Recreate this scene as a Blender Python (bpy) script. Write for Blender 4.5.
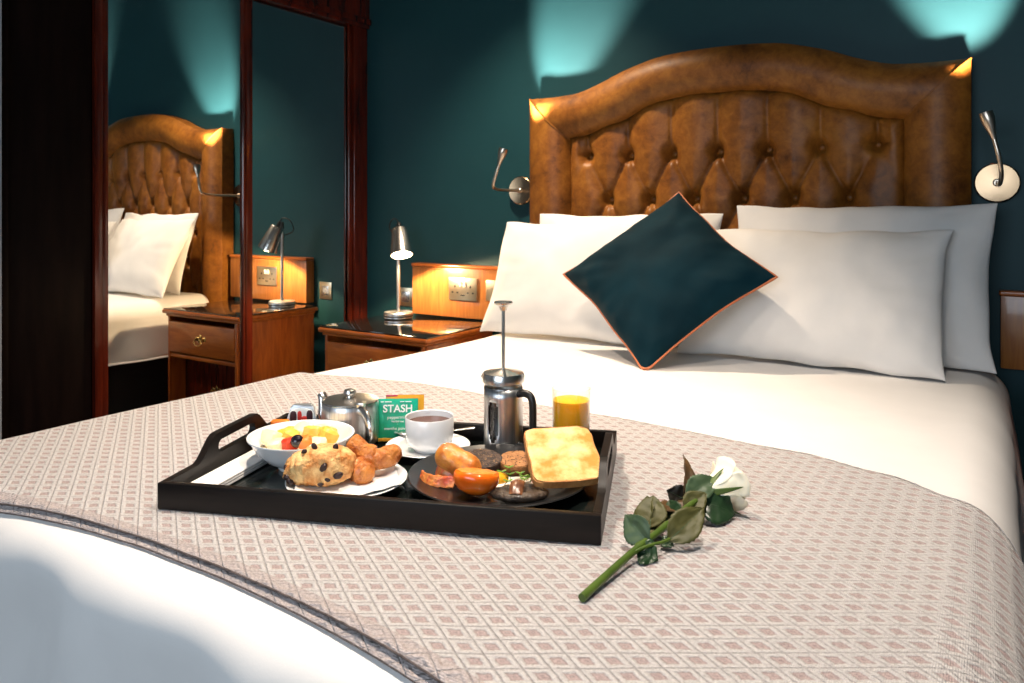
import bpy, bmesh, math, random
from mathutils import Vector, Matrix, noise
from math import sin, cos, pi, radians as R, hypot, exp, sqrt, atan2

for o in list(bpy.data.objects): bpy.data.objects.remove(o)
scn = bpy.context.scene
C = scn.collection
rnd = random.Random(7)

# ------------------------------------------------------------------ camera
cam_d = bpy.data.cameras.new('camera')
cam_d.sensor_width = 36.0
cam_d.lens = 757.25 / 1024 * 36.0
cam_d.shift_y = -(341.5 - 211.75) / 1024
cam_d.clip_start = 0.02
cam_d.dof.use_dof = True
cam_d.dof.focus_distance = 1.38
cam_d.dof.aperture_fstop = 9.0
cam = bpy.data.objects.new('camera', cam_d); C.objects.link(cam)
cam.location = (1.662, -2.8259, 1.1134)
cam.rotation_euler = (pi / 2, 0, 0.5676)
scn.camera = cam

# ------------------------------------------------------------------ world, exposure
w = bpy.data.worlds.new('world'); scn.world = w; w.use_nodes = True
bg = w.node_tree.nodes['Background']
bg.inputs[0].default_value = (0.60, 0.72, 0.85, 1); bg.inputs[1].default_value = 0.3
scn.view_settings.view_transform = 'Standard'
try: scn.view_settings.look = 'None'
except Exception: pass
scn.view_settings.exposure = 0.0
scn.view_settings.gamma = 1.0
scn.view_settings.use_curve_mapping = False

# ------------------------------------------------------------------ large lights
WARM = (1.0, 0.80, 0.585)
def spot(name, loc, aim, power, size, blend, col, rad=0.03):
    l = bpy.data.lights.new(name, 'SPOT'); l.energy = power; l.spot_size = R(size); l.spot_blend = blend
    l.color = col; l.shadow_soft_size = rad
    o = bpy.data.objects.new(name, l); C.objects.link(o); o.location = loc
    o.rotation_euler = (Vector(aim) - Vector(loc)).to_track_quat('-Z', 'Y').to_euler()
    return o
# recessed ceiling downlights: x, y, power
DOWN = [(0.08, -.62, 225, WARM), (0.45, -1.85, 160, (1.0, .83, .66)), (1.45, -1.90, 175, (1.0, .87, .74)), (1.40, -3.60, 6, WARM)]  # lamp over the right foot is added, to brighten runner and right pillows
CEIL = 2.64
for x, y, p, c in DOWN:
    spot('downlight_beam', (x, y, CEIL - 0.035), (x, y, 0), p, 92, 0.85, c, 0.035)
# daylight entering by the window behind the camera
wl = bpy.data.lights.new('window_daylight', 'AREA'); wl.shape = 'RECTANGLE'; wl.size = 1.9; wl.size_y = 1.2
wl.energy = 44; wl.color = (0.74, 0.87, 1.0)
wo = bpy.data.objects.new('window_daylight', wl); C.objects.link(wo)
wo.location = (1.25, -4.56, 1.55); wo.rotation_euler = (R(90), 0, 0)

# ------------------------------------------------------------------ materials
MAT = {}
def nodes_of(name):
    m = bpy.data.materials.new(name); m.use_nodes = True
    nt = m.node_tree; b = nt.nodes['Principled BSDF']
    MAT[name] = m
    return m, nt, b
def mapping(nt, scale=(1, 1, 1), rot=(0, 0, 0), kind='Object'):
    tc = nt.nodes.new('ShaderNodeTexCoord'); mp = nt.nodes.new('ShaderNodeMapping')
    mp.inputs['Scale'].default_value = scale; mp.inputs['Rotation'].default_value = rot
    nt.links.new(tc.outputs[kind], mp.inputs[0]); return mp.outputs[0]
def ramp(nt, fac, stops):
    r = nt.nodes.new('ShaderNodeValToRGB'); el = r.color_ramp.elements
    while len(el) < len(stops): el.new(0.5)
    for e, (p, c) in zip(el, stops): e.position = p; e.color = (*c, 1)
    nt.links.new(fac, r.inputs[0]); return r.outputs[0]
def noise_n(nt, vec, scale, detail=4, rough=0.55, dist=0.0):
    n = nt.nodes.new('ShaderNodeTexNoise'); n.inputs['Scale'].default_value = scale
    n.inputs['Detail'].default_value = detail; n.inputs['Roughness'].default_value = rough
    n.inputs['Distortion'].default_value = dist
    nt.links.new(vec, n.inputs['Vector']); return n.outputs['Fac']
def bump(nt, b, h, strength=0.3, dist=0.002):
    n = nt.nodes.new('ShaderNodeBump'); n.inputs['Strength'].default_value = strength; n.inputs['Distance'].default_value = dist
    nt.links.new(h, n.inputs['Height']); nt.links.new(n.outputs[0], b.inputs['Normal'])
def mat(name, c1, c2=None, scale=8, rough=0.5, metal=0.0, stretch=(1, 1, 1), bmp=0.0, bdist=0.002, detail=4, mid=(0.35, 0.65),
        spec=0.5, coat=0.0, trans=0.0, ior=1.45, sss=0.0, sheen=0.0, emit=None, estr=0.0, dist=0.0, bscale=None, aniso=0.0):
    m, nt, b = nodes_of(name)
    c2 = c2 or tuple(x * 0.88 for x in c1)
    v = mapping(nt, stretch)
    f = noise_n(nt, v, scale, detail, dist=dist)
    col = ramp(nt, f, [(mid[0], c2), (mid[1], c1)])
    nt.links.new(col, b.inputs['Base Color'])
    b.inputs['Roughness'].default_value = rough; b.inputs['Metallic'].default_value = metal
    b.inputs['Specular IOR Level'].default_value = spec
    b.inputs['Coat Weight'].default_value = coat; b.inputs['Coat Roughness'].default_value = 0.08
    b.inputs['Transmission Weight'].default_value = trans; b.inputs['IOR'].default_value = ior
    if sss: b.inputs['Subsurface Weight'].default_value = sss; b.inputs['Subsurface Radius'].default_value = (1, .6, .3); b.inputs['Subsurface Scale'].default_value = .02 if name == 'juice' else .004
    if sheen: b.inputs['Sheen Weight'].default_value = sheen; b.inputs['Sheen Roughness'].default_value = 0.4
    if aniso: b.inputs['Anisotropic'].default_value = aniso
    if emit: b.inputs['Emission Color'].default_value = (*emit, 1); b.inputs['Emission Strength'].default_value = estr
    if bmp: bump(nt, b, noise_n(nt, v, bscale or scale * 3, 5), bmp, bdist)
    return m
mat('teal_paint', (.0100, .053, .064), (.0085, .047, .057), 3, rough=.5, spec=.3, bmp=.05, bscale=220, bdist=.0006)
mat('grey_paint', (.30, .33, .37), None, 3, rough=.6)
mat('ceiling_paint', (.10, .12, .125), None, 3, rough=.8)
mat('side_paint', (.05, .085, .09), None, 3, rough=.7)
mat('carpet', (.035, .03, .028), (.015, .013, .012), 120, rough=.95, bmp=.6)
mat('dark_mahogany', (.110, .014, .005), (.045, .006, .003), 6, rough=.22, stretch=(6, 6, .6), coat=.35, spec=.4)
mat('black_wood', (.008, .004, .0035), (.004, .002, .002), 6, rough=.5, stretch=(6, 6, .6), spec=.08)
mat('cherry', (.42, .105, .016), (.27, .055, .009), 7, rough=.28, stretch=(5, 5, 1.0), coat=.35, dist=.6)
mat('cherry_side', (.46, .125, .018), (.30, .068, .010), 7, rough=.28, stretch=(1.0, 5, 6), coat=.35, dist=.6)
mat('cherry_board', (.40, .150, .036), (.29, .095, .022), 9, rough=.3, stretch=(8, 8, .6), coat=.3, dist=.5)
mat('smoked_glass', (.012, .010, .009), None, 5, rough=.03, spec=.9, coat=.6)
mat('mirror', (.90, .91, .90), None, 1, rough=0.0, metal=1.0)
mat('steel', (.78, .76, .73), (.66, .64, .62), 6, rough=.26, metal=1.0)
mat('brushed_steel', (.78, .78, .78), (.52, .52, .53), 5, rough=.36, metal=1.0, stretch=(40, 40, .8), detail=3, aniso=.4)
mat('satin_nickel', (.62, .52, .42), (.52, .43, .34), 6, rough=.28, metal=1.0, aniso=.6)
mat('brass', (.85, .56, .20), (.65, .40, .12), 20, rough=.22, metal=1.0)
mat('brass_plate', (.80, .66, .46), (.66, .52, .34), 9, rough=.30, metal=1.0)
mat('white_plastic', (.72, .69, .62), None, 8, rough=.4)
mat('black_plastic', (.012, .012, .012), None, 8, rough=.35)
mat('duvet_cotton', (.755, .74, .73), (.715, .70, .69), 5, rough=.85, bmp=.18, bscale=320, bdist=.0008)
mat('pillow_cotton', (.83, .81, .79), (.78, .76, .74), 6, rough=.85, bmp=.15, bscale=240, bdist=.0008)
mat('velvet', (.0016, .022, .034), (.001, .014, .022), 5, rough=.8, spec=.12, sheen=.03, bmp=.25, bscale=60, bdist=.002)
mat('copper_piping', (.55, .17, .07), None, 30, rough=.6)
mat('base_fabric', (.012, .012, .013), None, 60, rough=.9)
mat('tray_wood', (.009, .006, .005), (.004, .003, .003), 10, rough=.36, stretch=(1, 8, 8), spec=.28)
mat('tray_floor', (.007, .010, .009), None, 10, rough=.16, spec=.5)
mat('porcelain', (.80, .82, .84), (.77, .79, .81), 4, rough=.12, coat=.4)
mat('black_plate', (.010, .011, .012), (.006, .006, .007), 20, rough=.30, spec=.5)
mat('napkin', (.84, .83, .82), (.78, .77, .76), 20, rough=.85, bmp=.2, bdist=.001)
mat('juice', (1.0, .54, .02), (.98, .50, .015), 12, rough=.25, sss=.6)
mat('tea_liquid', (.10, .03, .008), None, 5, rough=.05)
mat('coffee', (.010, .005, .003), None, 5, rough=.08)
mat('pastry', (.86, .56, .24), (.56, .20, .04), 55, rough=.6, bmp=1.0, bdist=.004, detail=6, sss=.05)
mat('pastry_cut', (.84, .60, .32), (.74, .44, .18), 40, rough=.7, bmp=.8, bdist=.004, detail=6)
mat('raisin', (.03, .012, .010), None, 90, rough=.35, bmp=.5)
mat('danish', (.70, .26, .05), (.40, .10, .016), 50, rough=.35, bmp=1.0, bdist=.006, detail=6, coat=.3)
mat('sausage', (.74, .32, .055), (.42, .11, .018), 45, rough=.35, bmp=.5, bdist=.003, coat=.25, detail=6)
mat('bacon', (.66, .08, .018), (.80, .30, .07), 40, rough=.3, bmp=.5, bdist=.003, stretch=(1, 4, 1), coat=.3)
mat('tomato', (.90, .20, .012), (.84, .11, .006), 16, rough=.18, bmp=.2, sss=.2, coat=.4)
mat('tomato_cut', (.86, .33, .06), (.80, .22, .03), 60, rough=.3, bmp=.6)
mat('black_pudding', (.030, .018, .014), (.012, .007, .006), 60, rough=.55, bmp=.7, bdist=.003)
mat('pudding_face', (.10, .058, .038), (.022, .012, .010), 130, rough=.55, bmp=.7, bdist=.003, mid=(.42, .62))
mat('oat_fleck', (.36, .23, .12), None, 80, rough=.6)
mat('white_pudding', (.44, .21, .075), (.27, .11, .035), 90, rough=.55, bmp=.7, bdist=.003)
mat('egg_white', (.88, .86, .78), (.80, .76, .66), 20, rough=.3, sss=.1)
mat('egg_yolk', (.90, .48, .03), (.80, .38, .02), 20, rough=.2, coat=.4)
mat('mushroom', (.085, .055, .035), (.016, .011, .009), 60, rough=.4, bmp=.8, bdist=.004, coat=.2)
mat('mushroom_skin', (.27, .11, .045), (.09, .035, .02), 40, rough=.2, bmp=.4, coat=.5)
mat('cress', (.16, .30, .035), (.10, .22, .02), 60, rough=.5)
mat('toast', (.93, .68, .30), (.66, .27, .045), 28, rough=.75, bmp=.8, bdist=.003, detail=7, mid=(.36, .60), bscale=160)
mat('toast_crust', (.58, .27, .085), (.38, .14, .035), 60, rough=.7, bmp=.8, bdist=.003)
mat('melon', (.88, .78, .52), (.82, .70, .42), 30, rough=.3, sss=.3)
mat('pineapple', (.90, .58, .11), (.84, .48, .06), 40, rough=.3, sss=.3, stretch=(1, 1, 4))
mat('orange_fruit', (.86, .26, .05), (.80, .18, .03), 50, rough=.3, sss=.3)
mat('strawberry', (.70, .06, .02), (.55, .03, .015), 60, rough=.3)
mat('grape', (.012, .008, .014), None, 30, rough=.12, coat=.5)
mat('sachet_green', (.010, .46, .32), (.010, .28, .13), 12, rough=.3, mid=(.40, .62), bmp=.4, bscale=30, bdist=.004)
mat('sachet_gold', (.72, .36, .03), (.62, .28, .02), 12, rough=.35)
mat('sachet_magenta', (.55, .02, .10), None, 12, rough=.35)
mat('print_white', (.82, .86, .84), None, 12, rough=.5)
mat('print_red', (.60, .03, .02), None, 12, rough=.5)
mat('print_dark', (.05, .015, .02), None, 12, rough=.5)
mat('foil', (.50, .53, .56), (.40, .43, .46), 30, rough=.30, metal=.7, bmp=.3)
mat('brown_card', (.34, .27, .20), None, 20, rough=.7)
mat('orange_wrap', (.85, .24, .01), (.75, .16, .01), 30, rough=.35)
mat('slate_card', (.03, .06, .075), None, 20, rough=.6)
mat('stem_green', (.075, .125, .018), (.045, .085, .010), 30, rough=.4)
mat('rose_petal', (.88, .85, .72), (.84, .76, .56), 14, rough=.55, sss=.15)
mat('leaf_front', (.020, .050, .020), (.010, .030, .012), 30, rough=.35, bmp=.4, bscale=70)
mat('leaf_back', (.078, .074, .018), (.048, .050, .012), 30, rough=.55, bmp=.4, bscale=70)
mat('leaf_pale', (.055, .095, .045), (.036, .068, .030), 30, rough=.5, bmp=.4, bscale=70)
mat('leaf_brown', (.12, .060, .018), (.05, .028, .010), 30, rough=.5, bmp=.4, bscale=70)
mat('leaf_dark', (.016, .014, .010), None, 30, rough=.5)
mat('blanket_edge', (.05, .038, .036), (.12, .095, .09), 160, rough=.9)
mat('blanket_edge_blue', (.34, .35, .38), (.22, .22, .25), 160, rough=.9)
mat('lamp_glow', (1, .9, .75), None, 1, rough=.5, emit=(1.0, .72, .42), estr=55)
mat('down_glow', (1, .9, .75), None, 1, rough=.5, emit=(1.0, .78, .5), estr=18)
mat('read_glow', (1, 1, 1), None, 1, rough=.5, emit=(.85, .95, 1.0), estr=12)
mat('window_frame_paint', (.7, .7, .68), None, 3, rough=.5)

def clear_glass(name, tint):
    m, nt, b = nodes_of(name)
    tr = nt.nodes.new('ShaderNodeBsdfTransparent'); tr.inputs[0].default_value = (*tint, 1)
    gl = nt.nodes.new('ShaderNodeBsdfGlossy'); gl.inputs['Roughness'].default_value = .02
    fa = nt.nodes.new('ShaderNodeLayerWeight'); fa.inputs[0].default_value = .5
    pw = nt.nodes.new('ShaderNodeMath'); pw.operation = 'POWER'; pw.inputs[1].default_value = 3.0; nt.links.new(fa.outputs['Facing'], pw.inputs[0])
    lw = nt.nodes.new('ShaderNodeMath'); lw.operation = 'MULTIPLY_ADD'; lw.inputs[1].default_value = .75; lw.inputs[2].default_value = .04; nt.links.new(pw.outputs[0], lw.inputs[0])
    mx = nt.nodes.new('ShaderNodeMixShader')
    nt.links.new(lw.outputs[0], mx.inputs[0]); nt.links.new(tr.outputs[0], mx.inputs[1]); nt.links.new(gl.outputs[0], mx.inputs[2])
    nt.links.new(mx.outputs[0], nt.nodes['Material Output'].inputs['Surface'])
clear_glass('clear_glass', (.98, .98, .97))

def spun():
    m = mat('spun_nickel', (.34, .23, .14), (.25, .165, .095), 6, rough=.20, metal=1.0, aniso=.4)
    nt = m.node_tree; tg = nt.nodes.new('ShaderNodeTangent'); tg.direction_type = 'RADIAL'; tg.axis = 'Y'
    nt.links.new(tg.outputs[0], nt.nodes['Principled BSDF'].inputs['Tangent'])
spun()
def leather():
    m, nt, b = nodes_of('leather')
    v = mapping(nt)
    big = noise_n(nt, v, 4.0, 5, .6, .8)
    fine = noise_n(nt, v, 26, 6, .7, .4)
    mx = nt.nodes.new('ShaderNodeMix'); mx.data_type = 'FLOAT'; mx.inputs[0].default_value = .5
    nt.links.new(big, mx.inputs[2]); nt.links.new(fine, mx.inputs[3])
    col = ramp(nt, mx.outputs[0], [(.32, (.060, .017, .003)), (.48, (.200, .068, .009)), (.66, (.330, .130, .019))])
    nt.links.new(col, b.inputs['Base Color'])
    b.inputs['Roughness'].default_value = .45; b.inputs['Specular IOR Level'].default_value = .30
    bump(nt, b, noise_n(nt, v, 130, 4), .18, .002)
leather()

def blanket_mat():
    m, nt, b = nodes_of('blanket_weave')
    uv = nt.nodes.new('ShaderNodeUVMap'); uv.uv_map = 'cloth'
    sep = nt.nodes.new('ShaderNodeSeparateXYZ'); nt.links.new(uv.outputs[0], sep.inputs[0])
    def M(op, a, bb=None, c=None):
        n = nt.nodes.new('ShaderNodeMath'); n.operation = op
        for i, x in enumerate((a, bb, c)):
            if x is None: continue
            if isinstance(x, (int, float)): n.inputs[i].default_value = x
            else: nt.links.new(x, n.inputs[i])
        return n.outputs[0]
    s = M('DIVIDE', sep.outputs[0], .0470); t = M('DIVIDE', sep.outputs[1], .0300)
    nz = noise_n(nt, uv.outputs[0], 90, 3)
    wob = M('MULTIPLY', M('SUBTRACT', nz, .5), .10)
    p = M('ADD', M('ADD', s, t), wob); q = M('ADD', M('SUBTRACT', s, t), wob)
    def edge(x):                      # 0 on a lattice line, 1 in the middle of the cell
        return M('MULTIPLY', M('ABSOLUTE', M('SUBTRACT', M('FRACT', x), .5)), 2)   # 1 on line, 0 centre
    e = M('MAXIMUM', edge(p), edge(q))         # 1 at lattice
    # fine ribs of the weave
    rib = M('MULTIPLY', M('ADD', M('SINE', M('MULTIPLY', sep.outputs[0], 2 * pi / .0021)), 1), .5)
    rib2 = M('MULTIPLY', M('ADD', M('SINE', M('MULTIPLY', sep.outputs[1], 2 * pi / .0026)), 1), .5)
    fib = noise_n(nt, uv.outputs[0], 260, 4, .75)
    fib2 = noise_n(nt, uv.outputs[0], 160, 4, .7)
    cream = (.87, .835, .83); pink = (.72, .58, .57); deep = (.50, .365, .365); grey = (.72, .675, .675)
    ee = M('ADD', e, M('MULTIPLY', M('SUBTRACT', fib2, .5), .55))
    lat = ramp(nt, ee, [(.0, (.70, .62, .61)), (.10, deep), (.22, pink), (.40, (.56, .43, .425)), (.50, cream), (.88, cream), (.97, grey)])  # grey end paints the fine shadow line into the lattice groove
    # plain hem band near the front and rear edges, from the second uv set
    uv2 = nt.nodes.new('ShaderNodeUVMap'); uv2.uv_map = 'hem'
    sp2 = nt.nodes.new('ShaderNodeSeparateXYZ'); nt.links.new(uv2.outputs[0], sp2.inputs[0])
    hem = M('GREATER_THAN', .020, sp2.outputs[0])
    hemcol = ramp(nt, fib, [(.35, (.62, .52, .51)), (.65, (.80, .72, .71))])
    mx = nt.nodes.new('ShaderNodeMix'); mx.data_type = 'RGBA'
    nt.links.new(hem, mx.inputs[0]); nt.links.new(lat, mx.inputs[6]); nt.links.new(hemcol, mx.inputs[7])
    mul = nt.nodes.new('ShaderNodeMix'); mul.data_type = 'RGBA'; mul.blend_type = 'MULTIPLY'; mul.inputs[0].default_value = .5
    nt.links.new(mx.outputs[2], mul.inputs[6])
    nt.links.new(ramp(nt, fib, [(.34, (.46, .45, .45)), (.56, (1, 1, 1))]), mul.inputs[7])
    nt.links.new(mul.outputs[2], b.inputs['Base Color'])
    b.inputs['Roughness'].default_value = .95; b.inputs['Specular IOR Level'].default_value = .1
    b.inputs['Sheen Weight'].default_value = .15
    h = M('ADD', M('MULTIPLY', ramp(nt, e, [(.38, (0, 0, 0)), (.60, (1, 1, 1)), (.90, (1, 1, 1)), (1., (.2, .2, .2))]), 1.2),
          M('ADD', M('MULTIPLY', M('MULTIPLY', rib, rib2), .5), M('MULTIPLY', fib, .9)))
    bump(nt, b, h, 1.0, .0045)
blanket_mat()

# ------------------------------------------------------------------ mesh helpers
def quad_grid(bm, nu, nv, fn, cu=False, cv=False, flip=False):
    vs = [[bm.verts.new(fn(i / (nu if cu else nu - 1), j / (nv if cv else nv - 1))) for j in range(nv)] for i in range(nu)]
    for i in range(nu if cu else nu - 1):
        for j in range(nv if cv else nv - 1):
            q = [vs[i][j], vs[(i + 1) % nu][j], vs[(i + 1) % nu][(j + 1) % nv], vs[i][(j + 1) % nv]]
            if flip: q.reverse()
            bm.faces.new(q)
    return vs
def box(bm, c, s, bev=0.0, rot=None, seg=2):
    b2 = bmesh.new(); bmesh.ops.create_cube(b2, size=1)
    for v in b2.verts: v.co = Vector((v.co.x * s[0], v.co.y * s[1], v.co.z * s[2]))
    if bev: bmesh.ops.bevel(b2, geom=b2.edges[:], offset=bev, segments=seg, profile=.6, affect='EDGES')
    Mx = Matrix.Translation(c) @ (rot.to_4x4() if rot else Matrix())
    merge(bm, b2, Mx)
def merge(bm, b2, Mx=Matrix()):
    mp = {}
    for v in b2.verts: mp[v] = bm.verts.new(Mx @ v.co)
    for f in b2.faces: bm.faces.new([mp[v] for v in f.verts])
    b2.free()
def lathe(bm, prof, seg=48, c=(0, 0, 0), sx=1, sy=1):
    rings = []
    for r, z in prof:
        if r < 1e-6: rings.append([bm.verts.new((c[0], c[1], c[2] + z))])
        else: rings.append([bm.verts.new((c[0] + sx * r * cos(2 * pi * k / seg), c[1] + sy * r * sin(2 * pi * k / seg), c[2] + z)) for k in range(seg)])
    for a, b in zip(rings, rings[1:]):
        for k in range(seg):
            k2 = (k + 1) % seg
            if len(a) == 1 and len(b) == 1: continue
            if len(a) == 1: bm.faces.new([a[0], b[k2], b[k]])
            elif len(b) == 1: bm.faces.new([a[k], a[k2], b[0]])
            else: bm.faces.new([a[k], a[k2], b[k2], b[k]])
def smooth_path(pts, n=6):
    P = [Vector(p) for p in pts]; out = []
    for i in range(len(P) - 1):
        a = P[max(i - 1, 0)]; b = P[i]; c = P[i + 1]; d = P[min(i + 2, len(P) - 1)]
        for k in range(n):
            t = k / n
            out.append(.5 * ((2 * b) + (c - a) * t + (2 * a - 5 * b + 4 * c - d) * t * t + (3 * b - a - 3 * c + d) * t ** 3))
    out.append(P[-1]); return out
def tube(bm, pts, r, seg=10, caps=True, flat=1.0, close=False):
    P = [Vector(p) for p in pts]; n = len(P)
    rad = r if callable(r) else (lambda t: r)
    rings = []; up = None
    for i, p in enumerate(P):
        if close: tg = P[(i + 1) % n] - P[i - 1]
        else: tg = P[min(i + 1, n - 1)] - P[max(i - 1, 0)]
        tg.normalize()
        if up is None:
            up = Vector((0, 0, 1)) if abs(tg.z) < .9 else Vector((1, 0, 0))
        s = tg.cross(up).normalized(); up = s.cross(tg).normalized()
        rr = rad(i / (n - 1))
        rings.append([bm.verts.new(p + s * (rr * cos(2 * pi * k / seg)) + up * (flat * rr * sin(2 * pi * k / seg))) for k in range(seg)])
    m = n if close else n - 1
    for i in range(m):
        a, b = rings[i], rings[(i + 1) % n]
        for k in range(seg): bm.faces.new([a[k], a[(k + 1) % seg], b[(k + 1) % seg], b[k]])
    if caps and not close:
        bm.faces.new(list(reversed(rings[0]))); bm.faces.new(rings[-1])
def prism(bm, outline, h0, h1, fn=None):
    """outline [(a,b)], extruded from h0 to h1; fn maps (a,b,h) to a point"""
    fn = fn or (lambda a, b, h: (a, b, h))
    lo = [bm.verts.new(fn(a, b, h0)) for a, b in outline]; hi = [bm.verts.new(fn(a, b, h1)) for a, b in outline]
    n = len(outline)
    bm.faces.new(list(reversed(lo))); bm.faces.new(hi)
    for k in range(n): bm.faces.new([lo[k], lo[(k + 1) % n], hi[(k + 1) % n], hi[k]])
def blob(bm, c, s, seg=24, amp=0.0, fr=30, rot=None, seed=0, power=2.0):
    b2 = bmesh.new(); bmesh.ops.create_uvsphere(b2, u_segments=seg, v_segments=max(8, seg // 2), radius=1)
    for v in b2.verts:
        d = v.co.copy()
        if power != 2.0:
            k = (abs(d.x) ** power + abs(d.y) ** power + abs(d.z) ** power) ** (-1 / power); d = d * k
        p = Vector((d.x * s[0], d.y * s[1], d.z * s[2]))
        if amp: p += v.co * amp * noise.noise(p * fr + Vector((seed * 7.1, seed * 3.3, seed)))
        v.co = p
    merge(bm, b2, Matrix.Translation(c) @ (rot.to_4x4() if rot else Matrix()))
def obj(name, bm, m, parent=None, smooth=True, ang=38, loc=None, rotz=None, thick=0.0):
    bmesh.ops.recalc_face_normals(bm, faces=bm.faces[:]) if not thick else None
    me = bpy.data.meshes.new(name); bm.to_mesh(me); bm.free()
    me.materials.append(MAT[m])
    if smooth:
        for p in me.polygons: p.use_smooth = True
        me.set_sharp_from_angle(angle=R(ang))
    o = bpy.data.objects.new(name, me); C.objects.link(o)
    if parent: o.parent = parent
    if loc is not None: o.location = loc
    if rotz is not None: o.rotation_euler = (0, 0, rotz)
    if thick:
        md = o.modifiers.new('thickness', 'SOLIDIFY'); md.thickness = thick; md.offset = -1
    return o
def tag(o, label, cat, group=None):
    o['label'] = label; o['category'] = cat
    if group: o['group'] = group
    return o
def thing(name, label, cat, loc=(0, 0, 0), rotz=0, group=None):
    o = bpy.data.objects.new(name, None); C.objects.link(o); o.empty_display_size = .05
    o.location = loc; o.rotation_euler = (0, 0, rotz)
    return tag(o, label, cat, group)
def struct(name, bm, m, **k):
    o = obj(name, bm, m, **k); o['kind'] = 'structure'; return o
def B(): return bmesh.new()
def part_box(name, c, s, m, parent, bev=.002, **k):
    b = B(); box(b, c, s, bev); return obj(name, b, m, parent, **k)
def lettering(text, size, m, parent, loc, rot, name='lettering', depth=.0002, bold=0.0):
    cu = bpy.data.curves.new(name, 'FONT'); cu.body = text; cu.size = size; cu.align_x = 'CENTER'; cu.extrude = depth; cu.offset = bold
    t = bpy.data.objects.new(name, cu); C.objects.link(t)
    dg = bpy.context.evaluated_depsgraph_get()
    me = bpy.data.meshes.new_from_object(t.evaluated_get(dg)); me.materials.clear(); me.materials.append(MAT[m])
    bpy.data.objects.remove(t)
    o = bpy.data.objects.new(name, me); C.objects.link(o); o.parent = parent; o.location = loc; o.rotation_euler = rot
    return o

# ================================================================== ROOM SHELL
XL, XR, YF = -1.66, 3.30, -4.60
def wall_box(name, x0, x1, y0, y1, z0, z1, m):
    b = B(); box(b, ((x0 + x1) / 2, (y0 + y1) / 2, (z0 + z1) / 2), (x1 - x0, y1 - y0, z1 - z0)); return struct(name, b, m, smooth=False)
wall_box('floor', XL - .1, XR + .1, YF - .1, .1, -.1, 0, 'carpet')
wall_box('ceiling', XL - .1, XR + .1, YF - .1, .1, CEIL, CEIL + .1, 'ceiling_paint')
wall_box('wall_back', XL - .1, XR + .1, 0, .1, 0, CEIL, 'teal_paint')
wall_box('wall_left', XL - .1, XL, YF, 0, 0, CEIL, 'side_paint')
wall_box('wall_right', XR, XR + .1, YF, 0, 0, CEIL, 'side_paint')
# short grey wall that boxes the wardrobe in on the camera's side
wall_box('wall_left_return', XL, -.985, YF, -1.675, 0, CEIL, 'grey_paint')
# wall with the window, behind the camera
b = B()
for x0, x1, z0, z1 in ((XL, .25, 0, CEIL), (2.25, XR, 0, CEIL), (.25, 2.25, 0, .90), (.25, 2.25, 2.2, CEIL)):
    box(b, ((x0 + x1) / 2, YF - .05, (z0 + z1) / 2), (x1 - x0, .1, z1 - z0))
struct('wall_front', b, 'side_paint', smooth=False)
b = B()
for c, s in (((1.25, YF - .04, .92), (2.0, .08, .04)), ((1.25, YF - .04, 2.18), (2.0, .08, .04)), ((.27, YF - .04, 1.55), (.04, .08, 1.3)),
             ((2.23, YF - .04, 1.55), (.04, .08, 1.3)), ((1.25, YF - .04, 1.55), (.04, .06, 1.3))): box(b, c, s, .004)
struct('window_1', b, 'window_frame_paint')
for nm, x0, x1 in (('baseboard_back', XL + .66, XR),):
    b = B(); box(b, ((x0 + x1) / 2, -.009, .06), (x1 - x0, .018, .12), .003); struct(nm, b, 'dark_mahogany')

# ceiling fittings
where = ('over the left side of the bed', 'over the breakfast tray', 'added to brighten the right foot of the bed', 'near the window')
for (x, y, p, c), wh in zip(DOWN, where):
    t = thing('ceiling_downlight', 'small round recessed downlight ' + wh, 'downlight', (x, y, CEIL - .001), 0, 'ceiling downlights')
    b = B(); lathe(b, [(.052, 0), (.052, -.006), (.040, -.010), (.038, 0)], 32); obj('bezel', b, 'steel', t)
    b = B(); lathe(b, [(.036, -.001), (.036, -.004), (0, -.004)], 32); obj('lens', b, 'down_glow', t)

# ================================================================== WARDROBE WITH MIRRORED SLIDING DOORS
MX = -1.0223            # plane of the mirrors
WR = thing('wardrobe', 'built-in dark mahogany wardrobe with mirrored sliding doors beside the bed', 'wardrobe', (-1.34, -.83, 0))
def wl_(x, y, z): return (x + 1.34, y + .83, z)
def wpart(name, x0, x1, y0, y1, z0, z1, m='dark_mahogany', bev=.003, parent=None):
    b = B(); box(b, wl_((x0 + x1) / 2, (y0 + y1) / 2, (z0 + z1) / 2), (x1 - x0, y1 - y0, z1 - z0), bev)
    return obj(name, b, m, parent or WR)
wpart('carcass_back', XL + .004, XL + .02, -1.66, -.004, .002, 2.38, 'black_wood')
wpart('carcass_side', XL + .022, -1.0, -1.668, -1.648, .002, 2.02, 'black_wood')
wpart('plinth', XL + .022, -1.03, -1.64, -.012, .002, .07)
wpart('header', XL + .022, -.985, -1.668, -.004, 2.028, 2.61)
wpart('header_moulding', -.985, -.972, -1.668, -.004, 2.045, 2.075)
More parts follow.
